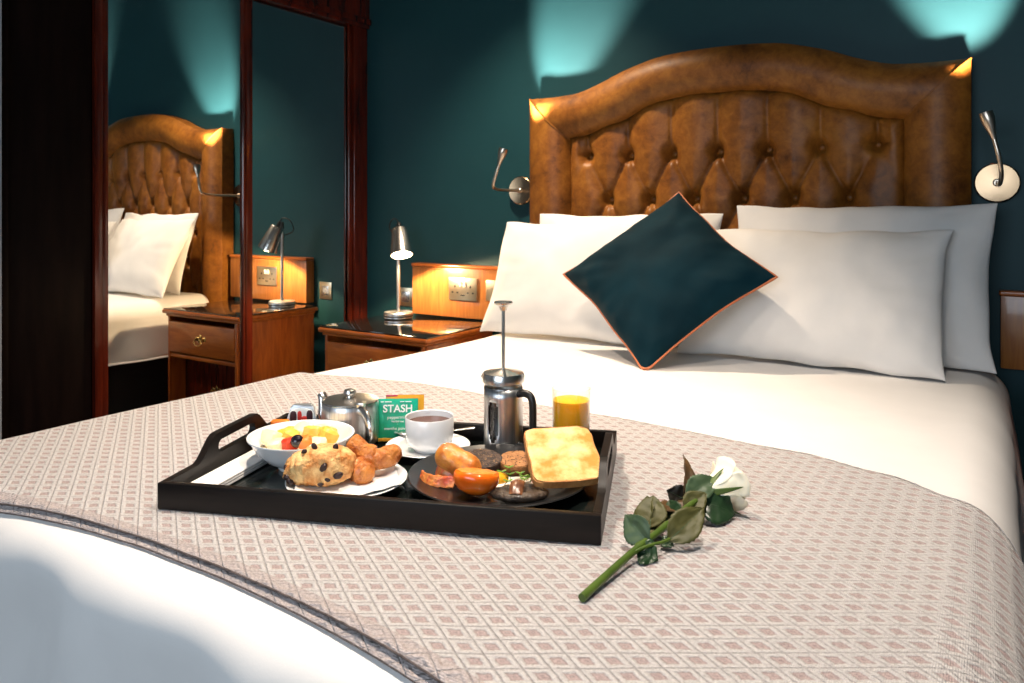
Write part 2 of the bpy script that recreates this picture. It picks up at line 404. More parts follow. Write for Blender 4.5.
# jamb against the back wall, stepped like the photograph's
wpart('jamb', -1.05, -1.000, -.055, -.004, .002, 2.028)
wpart('jamb_bead', -1.012, -.990, -.105, -.060, .002, 2.028)
wpart('jamb_fillet', -1.018, -1.004, -.128, -.108, .002, 2.028)
def mirror_door(y0, y1, xm, st0, st1, label, st_x=.012):
    d = wpart('mirror_panel', xm - .006, xm, y0 + .001, y1 - .001, .085, 2.02, 'mirror', bev=0)
    d['label'] = label
    wpart('rail', xm - .022, xm + st_x, y0, y1, .074, .10, parent=d)
    for (a, c_) in (st0, st1):
        if c_ > a: wpart('stile', xm - .022, xm + st_x, a, c_, .102, 2.018, bev=.004, parent=d)
    return d
mirror_door(-.692, -.132, MX, (-.728, -.694), (0, 0), 'narrow mirror panel next to the corner')
mirror_door(-1.316, -.742, MX, (-1.340, -1.318), (-.742, -.730), 'mirror panel reflecting the headboard')
wpart('stile_trim', -1.03, -1.000, -1.372, -1.344, .075, 2.02)
b = B(); box(b, wl_(-1.028, -1.511, 1.05), (.03, .268, 1.94), .004); pd = obj('plain_door', b, 'black_wood', WR)
pd['label'] = 'near-black wooden door panel'

# ================================================================== BED
BT = .6490
bed = thing('divan_bed', 'black divan bed base below the white duvet', 'bed', (.83, -1.15, 0))
b = B(); box(b, (0, -.0, .19), (1.54, 2.04, .34), .02); obj('divan', b, 'base_fabric', bed)
b = B(); box(b, (0, 0, .48), (1.52, 2.02, .235), .06, seg=4); obj('mattress', b, 'duvet_cotton', bed)
for sx in (-1, 1):
    for sy in (-1, 1):
        b = B(); lathe(b, [(0, .001), (.025, .001), (.03, .02), (.03, .022)], 16, (sx * .68, sy * .9, 0)); obj('castor', b, 'black_plastic', bed)

def sstep(a, b_, x):
    t = min(1, max(0, (x - a) / (b_ - a))); return t * t * (3 - 2 * t)
def x_left(t): return .088 - .070 * sstep(-.7, -1.5, t)
def bed_surf(s, t, lift=0.0):
    """cloth coordinate (s across, t along) to a point of the draped bed surface"""
    hx0, hx1, hy = x_left(t), 1.605, -2.222
    r = .095
    ox = s - hx1 if s > hx1 else (s - hx0 if s < hx0 else 0.0)
    oy = t - hy if t < hy else 0.0
    d = hypot(ox, oy)
    px, py, pz = min(max(s, hx0), hx1), max(t, hy), BT
    wr = .0045 * noise.noise((s * 2.3, t * 2.3, 1.7)) + .0018 * noise.noise((s * 9 + t * 4, t * 5, 5.1))
    nx, ny, nz = 0., 0., 1.
    if d > 0:
        ux, uy = ox / d, oy / d
        r = .095 * abs(ux) + .062 * abs(uy)
        rr = r + lift
        a = d / r
        if a < pi / 2:
            h, dz = r * sin(a), r * (1 - cos(a)); nx, ny, nz = ux * sin(a), uy * sin(a), cos(a)
        else:
            dz = r + d - r * pi / 2; h = r + .10 * (dz - r); nx, ny, nz = ux, uy, 0.
        tang = (s * abs(uy) + t * abs(ux))
        k = sstep(.01, .30, dz) if abs(ux) > abs(uy) else sstep(.0, .16, dz)
        wr += k * (.020 * noise.noise((tang * 5.0, dz * 1.2, 9.3)) + .010 * sin(tang * 21 + 3 * noise.noise((tang * 3, dz * 2, 2))) + .004 * noise.noise((tang * 16, dz * 4, 4.)))
        px += ux * h; py += uy * h; pz -= dz
    l = lift + wr
    return Vector((px + nx * l, py + ny * l, pz + nz * l))
b = B()
quad_grid(b, 128, 124, lambda u, v: bed_surf(-.265 + u * 2.245, -2.66 + v * 2.50), flip=False)
duvet = obj('duvet', b, 'duvet_cotton', None, ang=180, thick=.012)
tag(duvet, 'white cotton duvet spread over the whole bed', 'duvet')
b = B()      # turned-down fold line near the pillows is left smooth; a stitched hem runs round the drop
hp = [bed_surf(-.262, t, .002) for t in [-.2 - .06 * k for k in range(34)]]
tube(b, hp, .004, 6); obj('hem', b, 'duvet_cotton', duvet)

# --- woven runner folded double across the foot half
def t_front(s): return max(-2.262, -2.212 - .034 * ((s - .80) / .45) ** 2)
BK = [(-.4, -1.36), (0, -1.35), (.42, -1.275), (.92, -1.30), (1.35, -1.335), (1.50, -1.375), (1.62, -1.44), (1.75, -1.54), (2.0, -1.75)]
def t_back(s):
    for (a, ya), (c_, yc) in zip(BK, BK[1:]):
        if s <= c_:
            k = sstep(a, c_, s) ; return ya + (yc - ya) * k
    return BK[-1][1]
S0, S1 = -.22, 2.02
def blanket_mesh(name, lift, v0, v1, nu, nv, parent, thick, dfront=0.0):
    b = B()
    uvl = b.loops.layers.uv.new('cloth'); hel = b.loops.layers.uv.new('hem')
    info = {}
    def fn(u, v):
        s = S0 + (S1 - S0) * u; tf, tb = t_front(s) + dfront, t_back(s)
        vv = v0 + (v1 - v0) * v
        t = tf + (tb - tf) * vv
        return bed_surf(s, t, lift)
    vs = quad_grid(b, nu, nv, fn)
    for i, row in enumerate(vs):
        for j, v in enumerate(row):
            s = S0 + (S1 - S0) * i / (nu - 1); tf, tb = t_front(s) + dfront, t_back(s); vv = v0 + (v1 - v0) * j / (nv - 1); t = tf + (tb - tf) * vv
            info[v] = (s, t, min(t - tf, (tb - t) * 3 + .012))
    for f in b.faces:
        for l in f.loops:
            s, t, hm = info[l.vert]; l[uvl].uv = (s, t); l[hel].uv = (hm, 0)
    return obj(name, b, 'blanket_weave', parent, ang=180, thick=thick)
blanket = blanket_mesh('bed_runner', .012, 0, 1, 240, 110, None, .0035)
tag(blanket, 'pale pink woven wool blanket with diamond pattern folded across the bed', 'blanket')
under = blanket_mesh('under_layer', .0055, 0, .12, 200, 8, blanket, .004, -.010)
def edge_line(fn, r, m, name, n=220):
    b = B(); pts = []
    for k in range(n):
        p = fn(S0 + (S1 - S0) * k / (n - 1))
        pts.append(p + Vector((0, 0, .0006 * noise.noise((k * .9, 0, 0)))))
    tube(b, pts, lambda t: r * (1 + .25 * noise.noise((t * 160, 1, 1))), 6); return obj(name, b, m, blanket)
edge_line(lambda s: bed_surf(s, t_front(s) - .001, .0105), .0014, 'blanket_edge', 'bound_edge')
edge_line(lambda s: bed_surf(s, t_front(s) - .0105, .0040), .0011, 'blanket_edge', 'bound_edge')
edge_line(lambda s: bed_surf(s, t_back(s) + .001, .0095), .0030, 'blanket_edge_blue', 'bound_edge')
ZB = BT + .0135          # top of the runner under the tray and the rose

# ================================================================== HEADBOARD
HB = thing('headboard', 'tan leather headboard with arched rolled border and deep buttoned panel', 'headboard', (.8, -.04, .02))
OUT = [(0, 1.590), (.06, 1.5885), (.13, 1.589), (.20, 1.593), (.244, 1.600), (.30, 1.617), (.347, 1.634), (.415, 1.662), (.474, 1.680), (.558, 1.702), (.629, 1.711), (.70, 1.716), (.8, 1.718)]
INN = [(.188, 1.412), (.237, 1.421), (.283, 1.431), (.33, 1.447), (.38, 1.462), (.428, 1.476), (.48, 1.501), (.534, 1.524), (.58, 1.537), (.645, 1.547), (.70, 1.551), (.75, 1.553), (.8, 1.553)]
def crv(tab, s):         # s 0..1 along half, Catmull-Rom through table
    n = len(tab) - 1; f = s * n; i = min(int(f), n - 1); t = f - i
    P = lambda k: Vector(tab[min(max(k, 0), n)])
    a, b_, c_, d = P(i - 1), P(i), P(i + 1), P(i + 2)
    return .5 * ((2 * b_) + (c_ - a) * t + (2 * a - 5 * b_ + 4 * c_ - d) * t * t + (3 * b_ - a - 3 * c_ + d) * t ** 3)
def full(tab, u):
    if u <= .5: return crv(tab, u * 2)
    p = crv(tab, (1 - u) * 2); return Vector((1.6 - p.x, p.y))
def roll(t): return -.060 - .062 * max(0, sin(pi * min(1, .04 + t * .96))) ** .55
def hb(x, y, z): return (x - .8, y + .04, z - .02)
def border_top(u, v):
    o, i = full(OUT, u), full(INN, u); p = o + (i - o) * v
    return hb(p.x, roll(v) + .002 * noise.noise((p.x * 7, p.y * 7, 0)), p.y)
b = B(); quad_grid(b, 97, 17, border_top)
# top edge returns to the wall
quad_grid(b, 97, 3, lambda u, v: hb(full(OUT, u).x, -.004 + v * (roll(0) + .004), full(OUT, u).y))
obj('border_top', b, 'leather', HB, ang=60)
for sgn in (0, 1):
    def side(u, v):
        x = v * .188; zt = 1.590 + (1.412 - 1.590) * v; z = .30 + (zt - .30) * u
        X = x if sgn == 0 else 1.6 - x
        return hb(X, roll(v) + .002 * noise.noise((X * 7, z * 7, 3)), z)
    b = B(); quad_grid(b, 40, 17, side)
    X = 0 if sgn == 0 else 1.6
    quad_grid(b, 40, 3, lambda u, v: hb(X, -.004 + v * (roll(0) + .004), .30 + 1.29 * u))
    obj('border_side', b, 'leather', HB, ang=60)
    b = B(); pts = []
    for k in range(17):
        v = k / 16; x = v * .188; pts.append(hb(x if sgn == 0 else 1.6 - x, roll(v) - .0005, 1.590 - .178 * v))
    tube(b, pts, .0028, 6); obj('mitre_piping', b, 'leather', HB)
BX, BZ, Z1 = .178, .175, 1.337
def tuft(x, z):
    u = (x - .8) / BX; v = (z - Z1) / BZ
    fr = lambda q: abs(q - round(q))
    def btn(): # nearest button distance
        best = 9
        for j in range(math.floor(v) - 1, math.floor(v) + 3):
            if j > 0: continue
            off = .5 if j % 2 else 0
            i = round(u - off)
            for ii in (i - 1, i, i + 1):
                bu = ii + off
                if abs(bu) > (3.01 if j % 2 == 0 else 2.51): continue
                best = min(best, hypot((u - bu) * BX, (v - j) * BZ))
        return best
    d = btn()
    if v <= 0:
        cl = min(fr(u + v / 2), fr(u - v / 2)) * BX * .89
        edge = max(0, abs(u) - 2.75); cl = cl + edge * .12
    else:
        cl = fr(u) * BX
        if abs(u) > 3.2: cl = .08
    near = exp(-(d / .075) ** 2)
    h = (.010 + .014 * near) * (1 - exp(-cl / .007)) + .016 * (1 - exp(-(cl / .05) ** 2))
    pit = .032 * exp(-(d / .024) ** 2) + .028 * exp(-d / .040)
    return -.056 - h + pit
b = B()
NU, NV = 190, 130
def panel(u, v):
    x = .180 + u * 1.24
    zt = full(INN, min(1, max(0, 0 if x <= .188 else 1 if x >= 1.412 else inv_inn(x)))).y + .012
    z = .62 + v * (zt - .62)
    y = tuft(x, z)
    e = min(x - .18, 1.42 - x, zt - z)
    y = y + .045 * exp(-max(0, e) / .010)
    return hb(x, min(y, -.018) + .0012 * noise.noise((x * 30, z * 30, 1)), z)
def inv_inn(x):
    m = x > .8; xx = 1.6 - x if m else x
    lo, hi = 0., 1.
    for _ in range(22):
        mid = (lo + hi) / 2
        if crv(INN, mid).x < xx: lo = mid
        else: hi = mid
    return 1 - lo / 2 if m else lo / 2
quad_grid(b, NU, NV, panel)
obj('tufted_panel', b, 'leather', HB, ang=180)
for j in (0, -1, -2):
    for i in range(-3, 4):
        uu = i + (.5 if j % 2 else 0)
        if abs(uu) > (3.01 if j % 2 == 0 else 2.51): continue
        x, z = .8 + uu * BX, Z1 + j * BZ
        b = B(); blob(b, (0, 0, 0), (.011, .006, .011), 14); obj('button', b, 'leather', HB, loc=hb(x, min(tuft(x, z), -.018) - .004, z))
b = B(); box(b, hb(.8, -.010, .80), (1.20, .012, 1.10), .002); obj('backing_board', b, 'base_fabric', HB)
for x in (.3, 1.3):
    b = B(); box(b, hb(x, -.02, .17), (.07, .025, .29), .003); obj('strut', b, 'black_wood', HB)

# ================================================================== PILLOWS AND CUSHION
def pillow(name, label, cat, loc, w, h, th, lean, yaw, roll_=0., mt='pillow_cotton', seed=0, group=None, ears=.05, wrinkle=.013, pipe=None, n=64, sharp=.50, floor_z=None, backf=.35):
    """cushion standing on its lower edge: local x across, local z up, leaning back about its lower edge"""
    eamp = .007 if pipe else wrinkle
    root = thing(name, label, cat, loc, 0, group) if pipe else None
    M = Matrix.Rotation(yaw, 4, 'Z') @ Matrix.Rotation(-lean, 4, 'X') @ Matrix.Rotation(roll_, 4, 'Y')
    def edge_xy(a, c):
        k = 1 - ears * (1 - abs(c) ** 2) * abs(a) ** 3
        k2 = 1 - ears * (1 - abs(a) ** 2) * abs(c) ** 3
        return a * w / 2 * k, c * h / 2 * k2
    def fn(side):
        def f(u, v):
            a, c = u * 2 - 1, v * 2 - 1
            a = sin(a * pi / 2) ; c = sin(c * pi / 2)
            x, z = edge_xy(a, c)
            e = max(0, (1 - a * a)) ** sharp * max(0, (1 - c * c)) ** sharp
            y = side * (th / 2 * e) * (backf if side > 0 else 1)
            ed = 1 - max(abs(a), abs(c))
            wv = noise.noise((x * 6 + seed * 3.1, z * 6, seed + side)) * .6 + noise.noise((x * 14 + seed, z * 11, seed * 2 + side)) * .4
            ang = atan2(c, a); rr = hypot(a, c)
            wv += .7 * noise.noise((ang * 5, seed * 2.2, 1)) * max(0, rr - .45)
            y += side * wrinkle * wv * min(1, ed * 8)
            q_ = 1 - min(1, ed * 2.2)
            x += q_ * .55 * eamp * noise.noise((z * 9, seed * 1.7, 2.)); z += q_ * .75 * eamp * noise.noise((x * 8, seed * 2.9, 5.))
            p = M @ Vector((x, y, z + h / 2 if not roll_ else z))
            if roll_: p = M @ Vector((x, y, z)) + (M @ Vector((0, 0, 0)))
            if floor_z is not None: p.z = max(p.z, floor_z + .0 * y)
            return p
        return f
    b = B()
    quad_grid(b, n, n, fn(-1)); quad_grid(b, n, n, fn(1), flip=True)
    bmesh.ops.remove_doubles(b, verts=b.verts[:], dist=.0004)
    o = obj('cover' if pipe else name, b, mt, root, ang=180)
    if pipe:
        b = B(); pts = []
        for k in range(160):
            q = (k / 160 * 4) ; s_ = int(q); f_ = q - s_; f_ = f_ * 2 - 1
            a, c = [(f_, -1), (1, f_), (-f_, 1), (-1, -f_)][s_]
            x, z = edge_xy(a, c); x += .55 * eamp * noise.noise((z * 9, seed * 1.7, 2.)); z += .75 * eamp * noise.noise((x * 8, seed * 2.9, 5.)); p = M @ Vector((x, 0, z))
            if floor_z is not None: p.z = max(p.z, floor_z)
            pts.append(p)
        tube(b, pts, .0042, 7, close=True); obj('piping', b, pipe, root)
        return root
    o.location = loc; return tag(o, label, cat, group)
PG = 'white bed pillows'
pillow('pillow', 'white pillow behind on the left, its corner against the tan leather', 'pillow', (.475, -.275, BT + .004), .75, .47, .17, R(15), R(1), seed=1, group=PG)
pillow('pillow', 'white pillow in front on the left, nearest the table lamp', 'pillow', (.375, -.435, BT + .004), .75, .46, .19, R(25), R(2), seed=2, group=PG)
pillow('pillow', 'white pillow behind on the right, its corner beside the wall light', 'pillow', (1.275, -.265, BT + .004), .78, .50, .17, R(14), R(-2), seed=3, group=PG)
pillow('pillow', 'wide white pillow in front on the right, beside the dark teal cushion', 'pillow', (1.165, -.455, BT + .004), .77, .45, .20, R(26), R(-3), seed=4, group=PG)
pillow('cushion', 'dark teal velvet cushion with copper piping standing on one corner', 'cushion', (.775, -.545, BT + .262), .485, .485, .17, R(38), R(3), R(43), 'velvet', 5, None, ears=.075, wrinkle=.024, pipe='copper_piping', floor_z=-.256)

# ================================================================== NIGHTSTANDS AND BACKBOARDS
def nightstand(label, x0, x1, flip):
    """x0..x1 limits of the top; local origin at base centre"""
    W = x1 - x0; y0, y1 = -.560, -.066; D = y1 - y0
    t = thing('nightstand', label, 'nightstand', ((x0 + x1) / 2, (y0 + y1) / 2, 0), 0, 'bedside cabinets')
    ZT = .629
    def p(name, cx, cy, cz, sx, sy, sz, m='cherry', bev=.003, parent=t): 
        b = B(); box(b, (cx, cy, cz), (sx, sy, sz), bev); return obj(name, b, m, parent)
    for s in (-1, 1): p('side_panel', s * (W / 2 - .030), .008, .300, .020, D - .040, .585, 'cherry')
    p('back_panel', 0, D / 2 - .022, .300, W - .084, .012, .585)
    p('floor_panel', 0, .01, .045, W - .084, D - .07, .02)
    # moulded top: slab with a stepped lip, glass above
    b = B(); box(b, (0, 0, .613), (W, D, .020), .008, seg=3); obj('top', b, 'cherry_side', t)
    b = B(); box(b, (0, .003, .596), (W - .028, D - .022, .0125), .005, seg=3); obj('top_moulding', b, 'cherry_side', t)
    b = B(); box(b, (0, .002, .6262), (W - .010, D - .010, .006), .0015); obj('glass_top', b, 'smoked_glass', t)
    d = p('drawer', 0, -D / 2 + .026, .490, W - .088, .026, .152, 'cherry_side', .004)
    p('drawer_rail', 0, -D / 2 + .035, .396, W - .084, .03, .018, 'cherry_side')
    p('lower_door', 0, -D / 2 + .112, .222, W - .086, .016, .322, 'dark_mahogany')  # set back and in darker wood to carry the shade below the drawer
    p('stile', -(W / 2 - .036) , -D / 2 + .022, .300, .014, .012, .585)
    p('stile', (W / 2 - .036) , -D / 2 + .022, .300, .014, .012, .585)
    p('plinth', 0, -D / 2 + .05, .018, W - .1, .02, .034)
    def bail(cz, cy, par):
        # pierced backplate with a swinging bail
        b = B()
        for a in (-1, 1):
            blob(b, (a * .024, cy, cz + .006), (.013, .0025, .012), 14)
            blob(b, (a * .036, cy, cz + .001), (.007, .0022, .008), 12)
            blob(b, (a * .012, cy, cz - .004), (.008, .0022, .010), 12)
            blob(b, (a * .024, cy - .008, cz + .004), (.0055, .007, .0055), 12)
        blob(b, (0, cy, cz + .014), (.010, .0025, .014), 14); blob(b, (0, cy, cz - .012), (.009, .0022, .012), 12)
        pts = [(-.024, cy - .013, cz + .004), (-.029, cy - .015, cz - .010), (-.018, cy - .016, cz - .022), (0, cy - .017, cz - .026), (.018, cy - .016, cz - .022), (.029, cy - .015, cz - .010), (.024, cy - .013, cz + .004)]
        tube(b, smooth_path(pts, 5), .0032, 8); return obj('brass_handle', b, 'brass', par)
    bail(.492, -D / 2 + .0125, d)
    bail(.225, -D / 2 + .103, t)
    return t
nightstand('red-brown wooden nightstand with glass top carrying the table lamp', -.762, -.170, False)
nightstand('red-brown wooden nightstand on the far right side of the bed', 1.745, 2.337, True)
def backboard(label, x0, x1):
    t = thing('backboard', label, 'backboard', ((x0 + x1) / 2, -.031, .632))
    W = x1 - x0
    b = B(); box(b, (0, 0, .112), (W, .054, .222), .002); obj('panel', b, 'cherry_board', t)
    b = B(); box(b, (0, -.003, .2315), (W + .008, .060, .016), .006, seg=3); obj('top_moulding', b, 'cherry_side', t)
backboard('orange-brown wooden upstand on the wall behind the table lamp', -.662, -.045)
backboard('dark wooden upstand on the wall right of the bed', 1.677, 2.30)
FY = -.0602
def plate(name, label, cat, x, y, z, w, h, kind):
    t = thing(name, label, cat, (x, y, z - h / 2))
    b = B(); box(b, (0, -.003, h / 2), (w, .006, h), .0022); obj('face_plate', b, 'brass_plate', t)
    b = B(); box(b, (0, -.001, h / 2), (w - .014, .005, h - .014), .001)
    obj('back_box', b, 'black_plastic', t)
    if kind == 'double':
        for s in (-1, 1):
            c = s * w * .27
            for dx, dz, sx, sz in ((0, .012, .006, .011), (-.014, -.016, .009, .006), (.014, -.016, .009, .006)):
                b = B(); box(b, (c + dx, -.0062, h / 2 + dz), (sx, .0012, sz), .0003); obj('pin_hole', b, 'black_plastic', t)
            b = B(); box(b, (s * .011, -.008, h / 2 + .022), (.015, .006, .024), .002, rot=Matrix.Rotation(R(8), 3, 'X')); obj('rocker_switch', b, 'white_plastic', t)
        b = B(); box(b, (0, -.0062, h / 2 - .028), (.022, .0012, .005), .0003); obj('maker_mark', b, 'black_plastic', t)
    elif kind == 'switch':
        b = B(); box(b, (0, -.0085, h / 2), (.020, .007, .034), .002, rot=Matrix.Rotation(R(7), 3, 'X')); obj('rocker_switch', b, 'brass_plate', t)
        for s in (-1, 1):
            b = B(); lathe(b, [(0, 0), (.003, 0), (.003, .001), (0, .0015)], 12); s_ = obj('screw', b, 'brass_plate', t, loc=(s * (w / 2 - .012), -.006, h / 2)); s_.rotation_euler = (R(90), 0, 0)
    else:
        b = B(); box(b, (0, -.0062, h / 2), (.050, .001, .050), .0003); obj('inset', b, 'steel', t)
        for s in (-1, 1):
            b = B(); lathe(b, [(0, 0), (.003, 0), (.003, .001), (0, .0015)], 12); s_ = obj('screw', b, 'brass_plate', t, loc=(s * (w / 2 - .010), -.006, h / 2)); s_.rotation_euler = (R(90), 0, 0)
plate('double_socket', 'brass double power socket with two switches on the wooden upstand', 'socket', -.362, FY, .764, .158, .102, 'double')
plate('light_switch', 'square brass switch plate beside the double socket, half behind the pillow', 'switch', -.190, FY, .766, .090, .092, 'switch')
plate('wall_outlet', 'square brass outlet plate on the teal wall behind the lamp pole', 'socket', -.748, -.0005, .700, .088, .090, 'blank')

# ================================================================== TABLE LAMP
LX, LY, LZ = -.632, -.192, .6295
L = thing('table_lamp', 'brushed steel table lamp with lit tilted shade on the nightstand', 'lamp', (LX, LY, LZ))
b = B(); lathe(b, [(0, 0), (.062, 0), (.066, .003), (.066, .024), (.062, .029), (.01, .031), (0, .031)], 48); obj('base', b, 'brushed_steel', L)
b = B(); lathe(b, [(.0662, .008), (.0668, .009), (.0668, .013), (.0662, .014)], 48); obj('base_band', b, 'black_plastic', L)
b = B(); tube(b, [(0, 0, .028), (0, 0, .425)], .0075, 14); obj('pole', b, 'brushed_steel', L)
b = B(); lathe(b, [(.0095, .395), (.0095, .43), (0, .433)], 16); obj('pole_collar', b, 'black_plastic', L)
sd = Vector((.55, -.42, 0)).normalized()           # side of the pole the shade hangs on
Msh = Matrix.Translation(sd * .050 + Vector((0, 0, .345))) @ Matrix.Rotation(atan2(sd.y, sd.x), 4, 'Z') @ Matrix.Rotation(R(-24), 4, 'Y')
b = B(); b2 = B()
lathe(b2, [(.0, .072), (.030, .070), (.034, .064), (.050, -.060), (.0485, -.060), (.032, .062), (0, .066)], 40)
merge(b, b2, Msh); sh = obj('shade', b, 'steel', L)
b = B(); b2 = B(); blob(b2, (0, 0, -.038), (.040, .040, .030), 24); merge(b, b2, Msh); obj('bulb', b, 'lamp_glow', sh)
b = B(); b2 = B(); lathe(b2, [(0, .072), (.009, .072), (.009, .094), (.006, .098), (0, .098)], 14); merge(b, b2, Msh); obj('swivel', b, 'black_plastic', L)
b = B(); tube(b, [tuple(sd * .010 + Vector((0, 0, .352))), (0, 0, .352)], .005, 10); obj('bracket', b, 'brushed_steel', L)
top = Msh @ Vector((0, 0, .095))
b = B(); tube(b, smooth_path([tuple(top), tuple(top + Vector((-.02, .0, .020))), tuple(top + Vector((-.055, .012, .012))), tuple(top + Vector((-.075, .02, -.020))), tuple(top + Vector((-.060, .03, -.050))), (0.004, .004, .36)], 6), .0030, 8); obj('cord', b, 'black_plastic', L)
bl = bpy.data.lights.new('lamp_bulb_light', 'SPOT'); bl.energy = 60; bl.color = (1.0, .70, .38); bl.spot_size = R(172); bl.spot_blend = .15; bl.shadow_soft_size = .03
blo = bpy.data.objects.new('lamp_bulb_light', bl); C.objects.link(blo); blo.parent = L
blo.matrix_local = Msh @ Matrix.Translation((0, 0, -.062))

# ================================================================== READING LIGHTS
def reading_light(label, disc, path, tip, aim, power):
    t = thing('reading_light', label, 'wall light', disc, 0, 'gooseneck wall lights')
    D = Vector(disc)
    b = B(); b2 = B(); lathe(b2, [(0, .026), (.010, .026), (.058, .024), (.062, .021), (.062, .004), (.060, 0), (0, 0)], 56)
    merge(b, b2, Matrix.Rotation(R(90), 4, 'X')); obj('backplate', b, 'spun_nickel', t, ang=18)
    b = B(); b2 = B(); lathe(b2, [(.012, .024), (.012, .034), (.008, .038), (0, .038)], 20); merge(b, b2, Matrix.Rotation(R(90), 4, 'X')); obj('arm_boss', b, 'satin_nickel', t)
    pts = smooth_path([Vector(p) - D for p in path], 8)
    b = B(); tube(b, pts, .0062, 12); obj('gooseneck', b, 'satin_nickel', t)
    end = pts[-1]; dr = (Vector(tip) - D - end).normalized(); Ln = (Vector(tip) - D - end).length
    q = dr.to_track_quat('Z', 'Y').to_matrix().to_4x4()
    b = B(); b2 = B()
    lathe(b2, [(0, -.004), (.006, -.004), (.008, .01), (.017, Ln * .62), (.0185, Ln * .85), (.0175, Ln), (.0155, Ln), (.0155, Ln - .006), (0, Ln - .006)], 24)
    merge(b, b2, Matrix.Translation(end) @ q); hd = obj('lamp_head', b, 'satin_nickel', t)
    b = B(); b2 = B(); lathe(b2, [(0, Ln - .005), (.0145, Ln - .005), (.0145, Ln - .003), (0, Ln - .003)], 20); merge(b, b2, Matrix.Translation(end) @ q); obj('lens', b, 'read_glow', hd)
    s = spot('reading_beam', (0, 0, 0), (0, 0, 1), power, 46, .8, (1.0, .72, .58), .018)
    s.parent = t; s.location = Vector(tip) - D + dr * .003
    s.rotation_euler = Vector(aim).to_track_quat('-Z', 'Y').to_euler()
reading_light('satin nickel reading light left of the headboard, arm reaching out and head turned up', (-.082, -.001, 1.206),
              [(-.082, -.03, 1.206), (-.080, -.12, 1.204), (-.075, -.215, 1.206), (-.066, -.258, 1.218), (-.055, -.264, 1.25), (-.037, -.260, 1.305)], (-.018, -.254, 1.370), (.175, .254, .50), 340)
reading_light('satin nickel reading light right of the headboard, arm curving towards the camera', (1.668, -.001, 1.204),
              [(1.668, -.03, 1.204), (1.672, -.10, 1.196), (1.676, -.19, 1.200), (1.678, -.235, 1.225), (1.672, -.248, 1.27), (1.660, -.250, 1.325)], (1.640, -.250, 1.400), (-.085, .254, .50), 340)

# ================================================================== TRAY
TA = Vector((.593, -2.148)); TANG = R(21.7); TU = Vector((cos(TANG), sin(TANG))); TV = Vector((-sin(TANG), cos(TANG)))
TL, TD, TH = .669, .408, .040
def T(u, v, h=0.0):
    p = TA + TU * u + TV * v; return Vector((p.x, p.y, ZB + h))
ZF = .0085      # upper face of the tray floor above ZB
TR = thing('serving_tray', 'black wooden breakfast tray with cut-out handles on the blanket', 'tray', T(0, 0), TANG)
b = B(); box(b, (TL / 2, TD / 2, .0045), (TL - .012, TD - .012, .008), .001); obj('floor_panel', b, 'tray_floor', TR)
for nm, v in (('front_rail', .006), ('back_rail', TD - .006)):
    b = B(); box(b, (TL / 2, v, TH / 2 + .0005), (TL, .012, TH), .0015); obj(nm, b, 'tray_wood', TR)
def handle_side(u0):
    n = 40; bm_ = B()
    y0, y1 = .0125, TD - .0125
    mid = (y0 + y1) / 2
    def topz(y):
        d = abs(y - mid); return TH + .036 * (1 - sstep(.062, .118, d))
    ys = [y0 + (y1 - y0) * k / n for k in range(n + 1)]
    # slot: rounded opening
    sl, zc, hr = .060, .052, .0105
    def slot(y):
        d = abs(y - mid)
        if d >= sl: return None
        e = sl - d; hh = hr if e > hr else sqrt(max(0, hr * hr - (hr - e) ** 2)); return (zc - hh, zc + hh)
    ys = sorted(set([round(y, 5) for y in ys] + [round(mid + s * (sl - k), 5) for s in (-1, 1) for k in (0, .0015, .004, .008, .0105)]))
    def wall(ya, yb, a0, a1, b0, b1):
        v = [bm_.verts.new((u0 + x, y, z)) for x in (0, .012) for y, z in ((ya, a0), (yb, b0), (yb, b1), (ya, a1))]
        for f in ((0, 1, 2, 3), (7, 6, 5, 4), (0, 4, 5, 1), (3, 2, 6, 7)): bm_.faces.new([v[i] for i in f])
        return v
    for ya, yb in zip(ys, ys[1:]):
        m_ = (ya + yb) / 2
        if abs(m_ - mid) < sl:
            sa, sb = slot(ya) or (zc, zc), slot(yb) or (zc, zc)
            wall(ya, yb, .0005, sa[0], .0005, sb[0]); wall(ya, yb, sa[1], topz(ya), sb[1], topz(yb))
        else: wall(ya, yb, .0005, topz(ya), .0005, topz(yb))
    bmesh.ops.remove_doubles(bm_, verts=bm_.verts[:], dist=1e-5)
    obj('handle_side', bm_, 'tray_wood', TR, ang=30)
handle_side(0); handle_side(TL - .012)

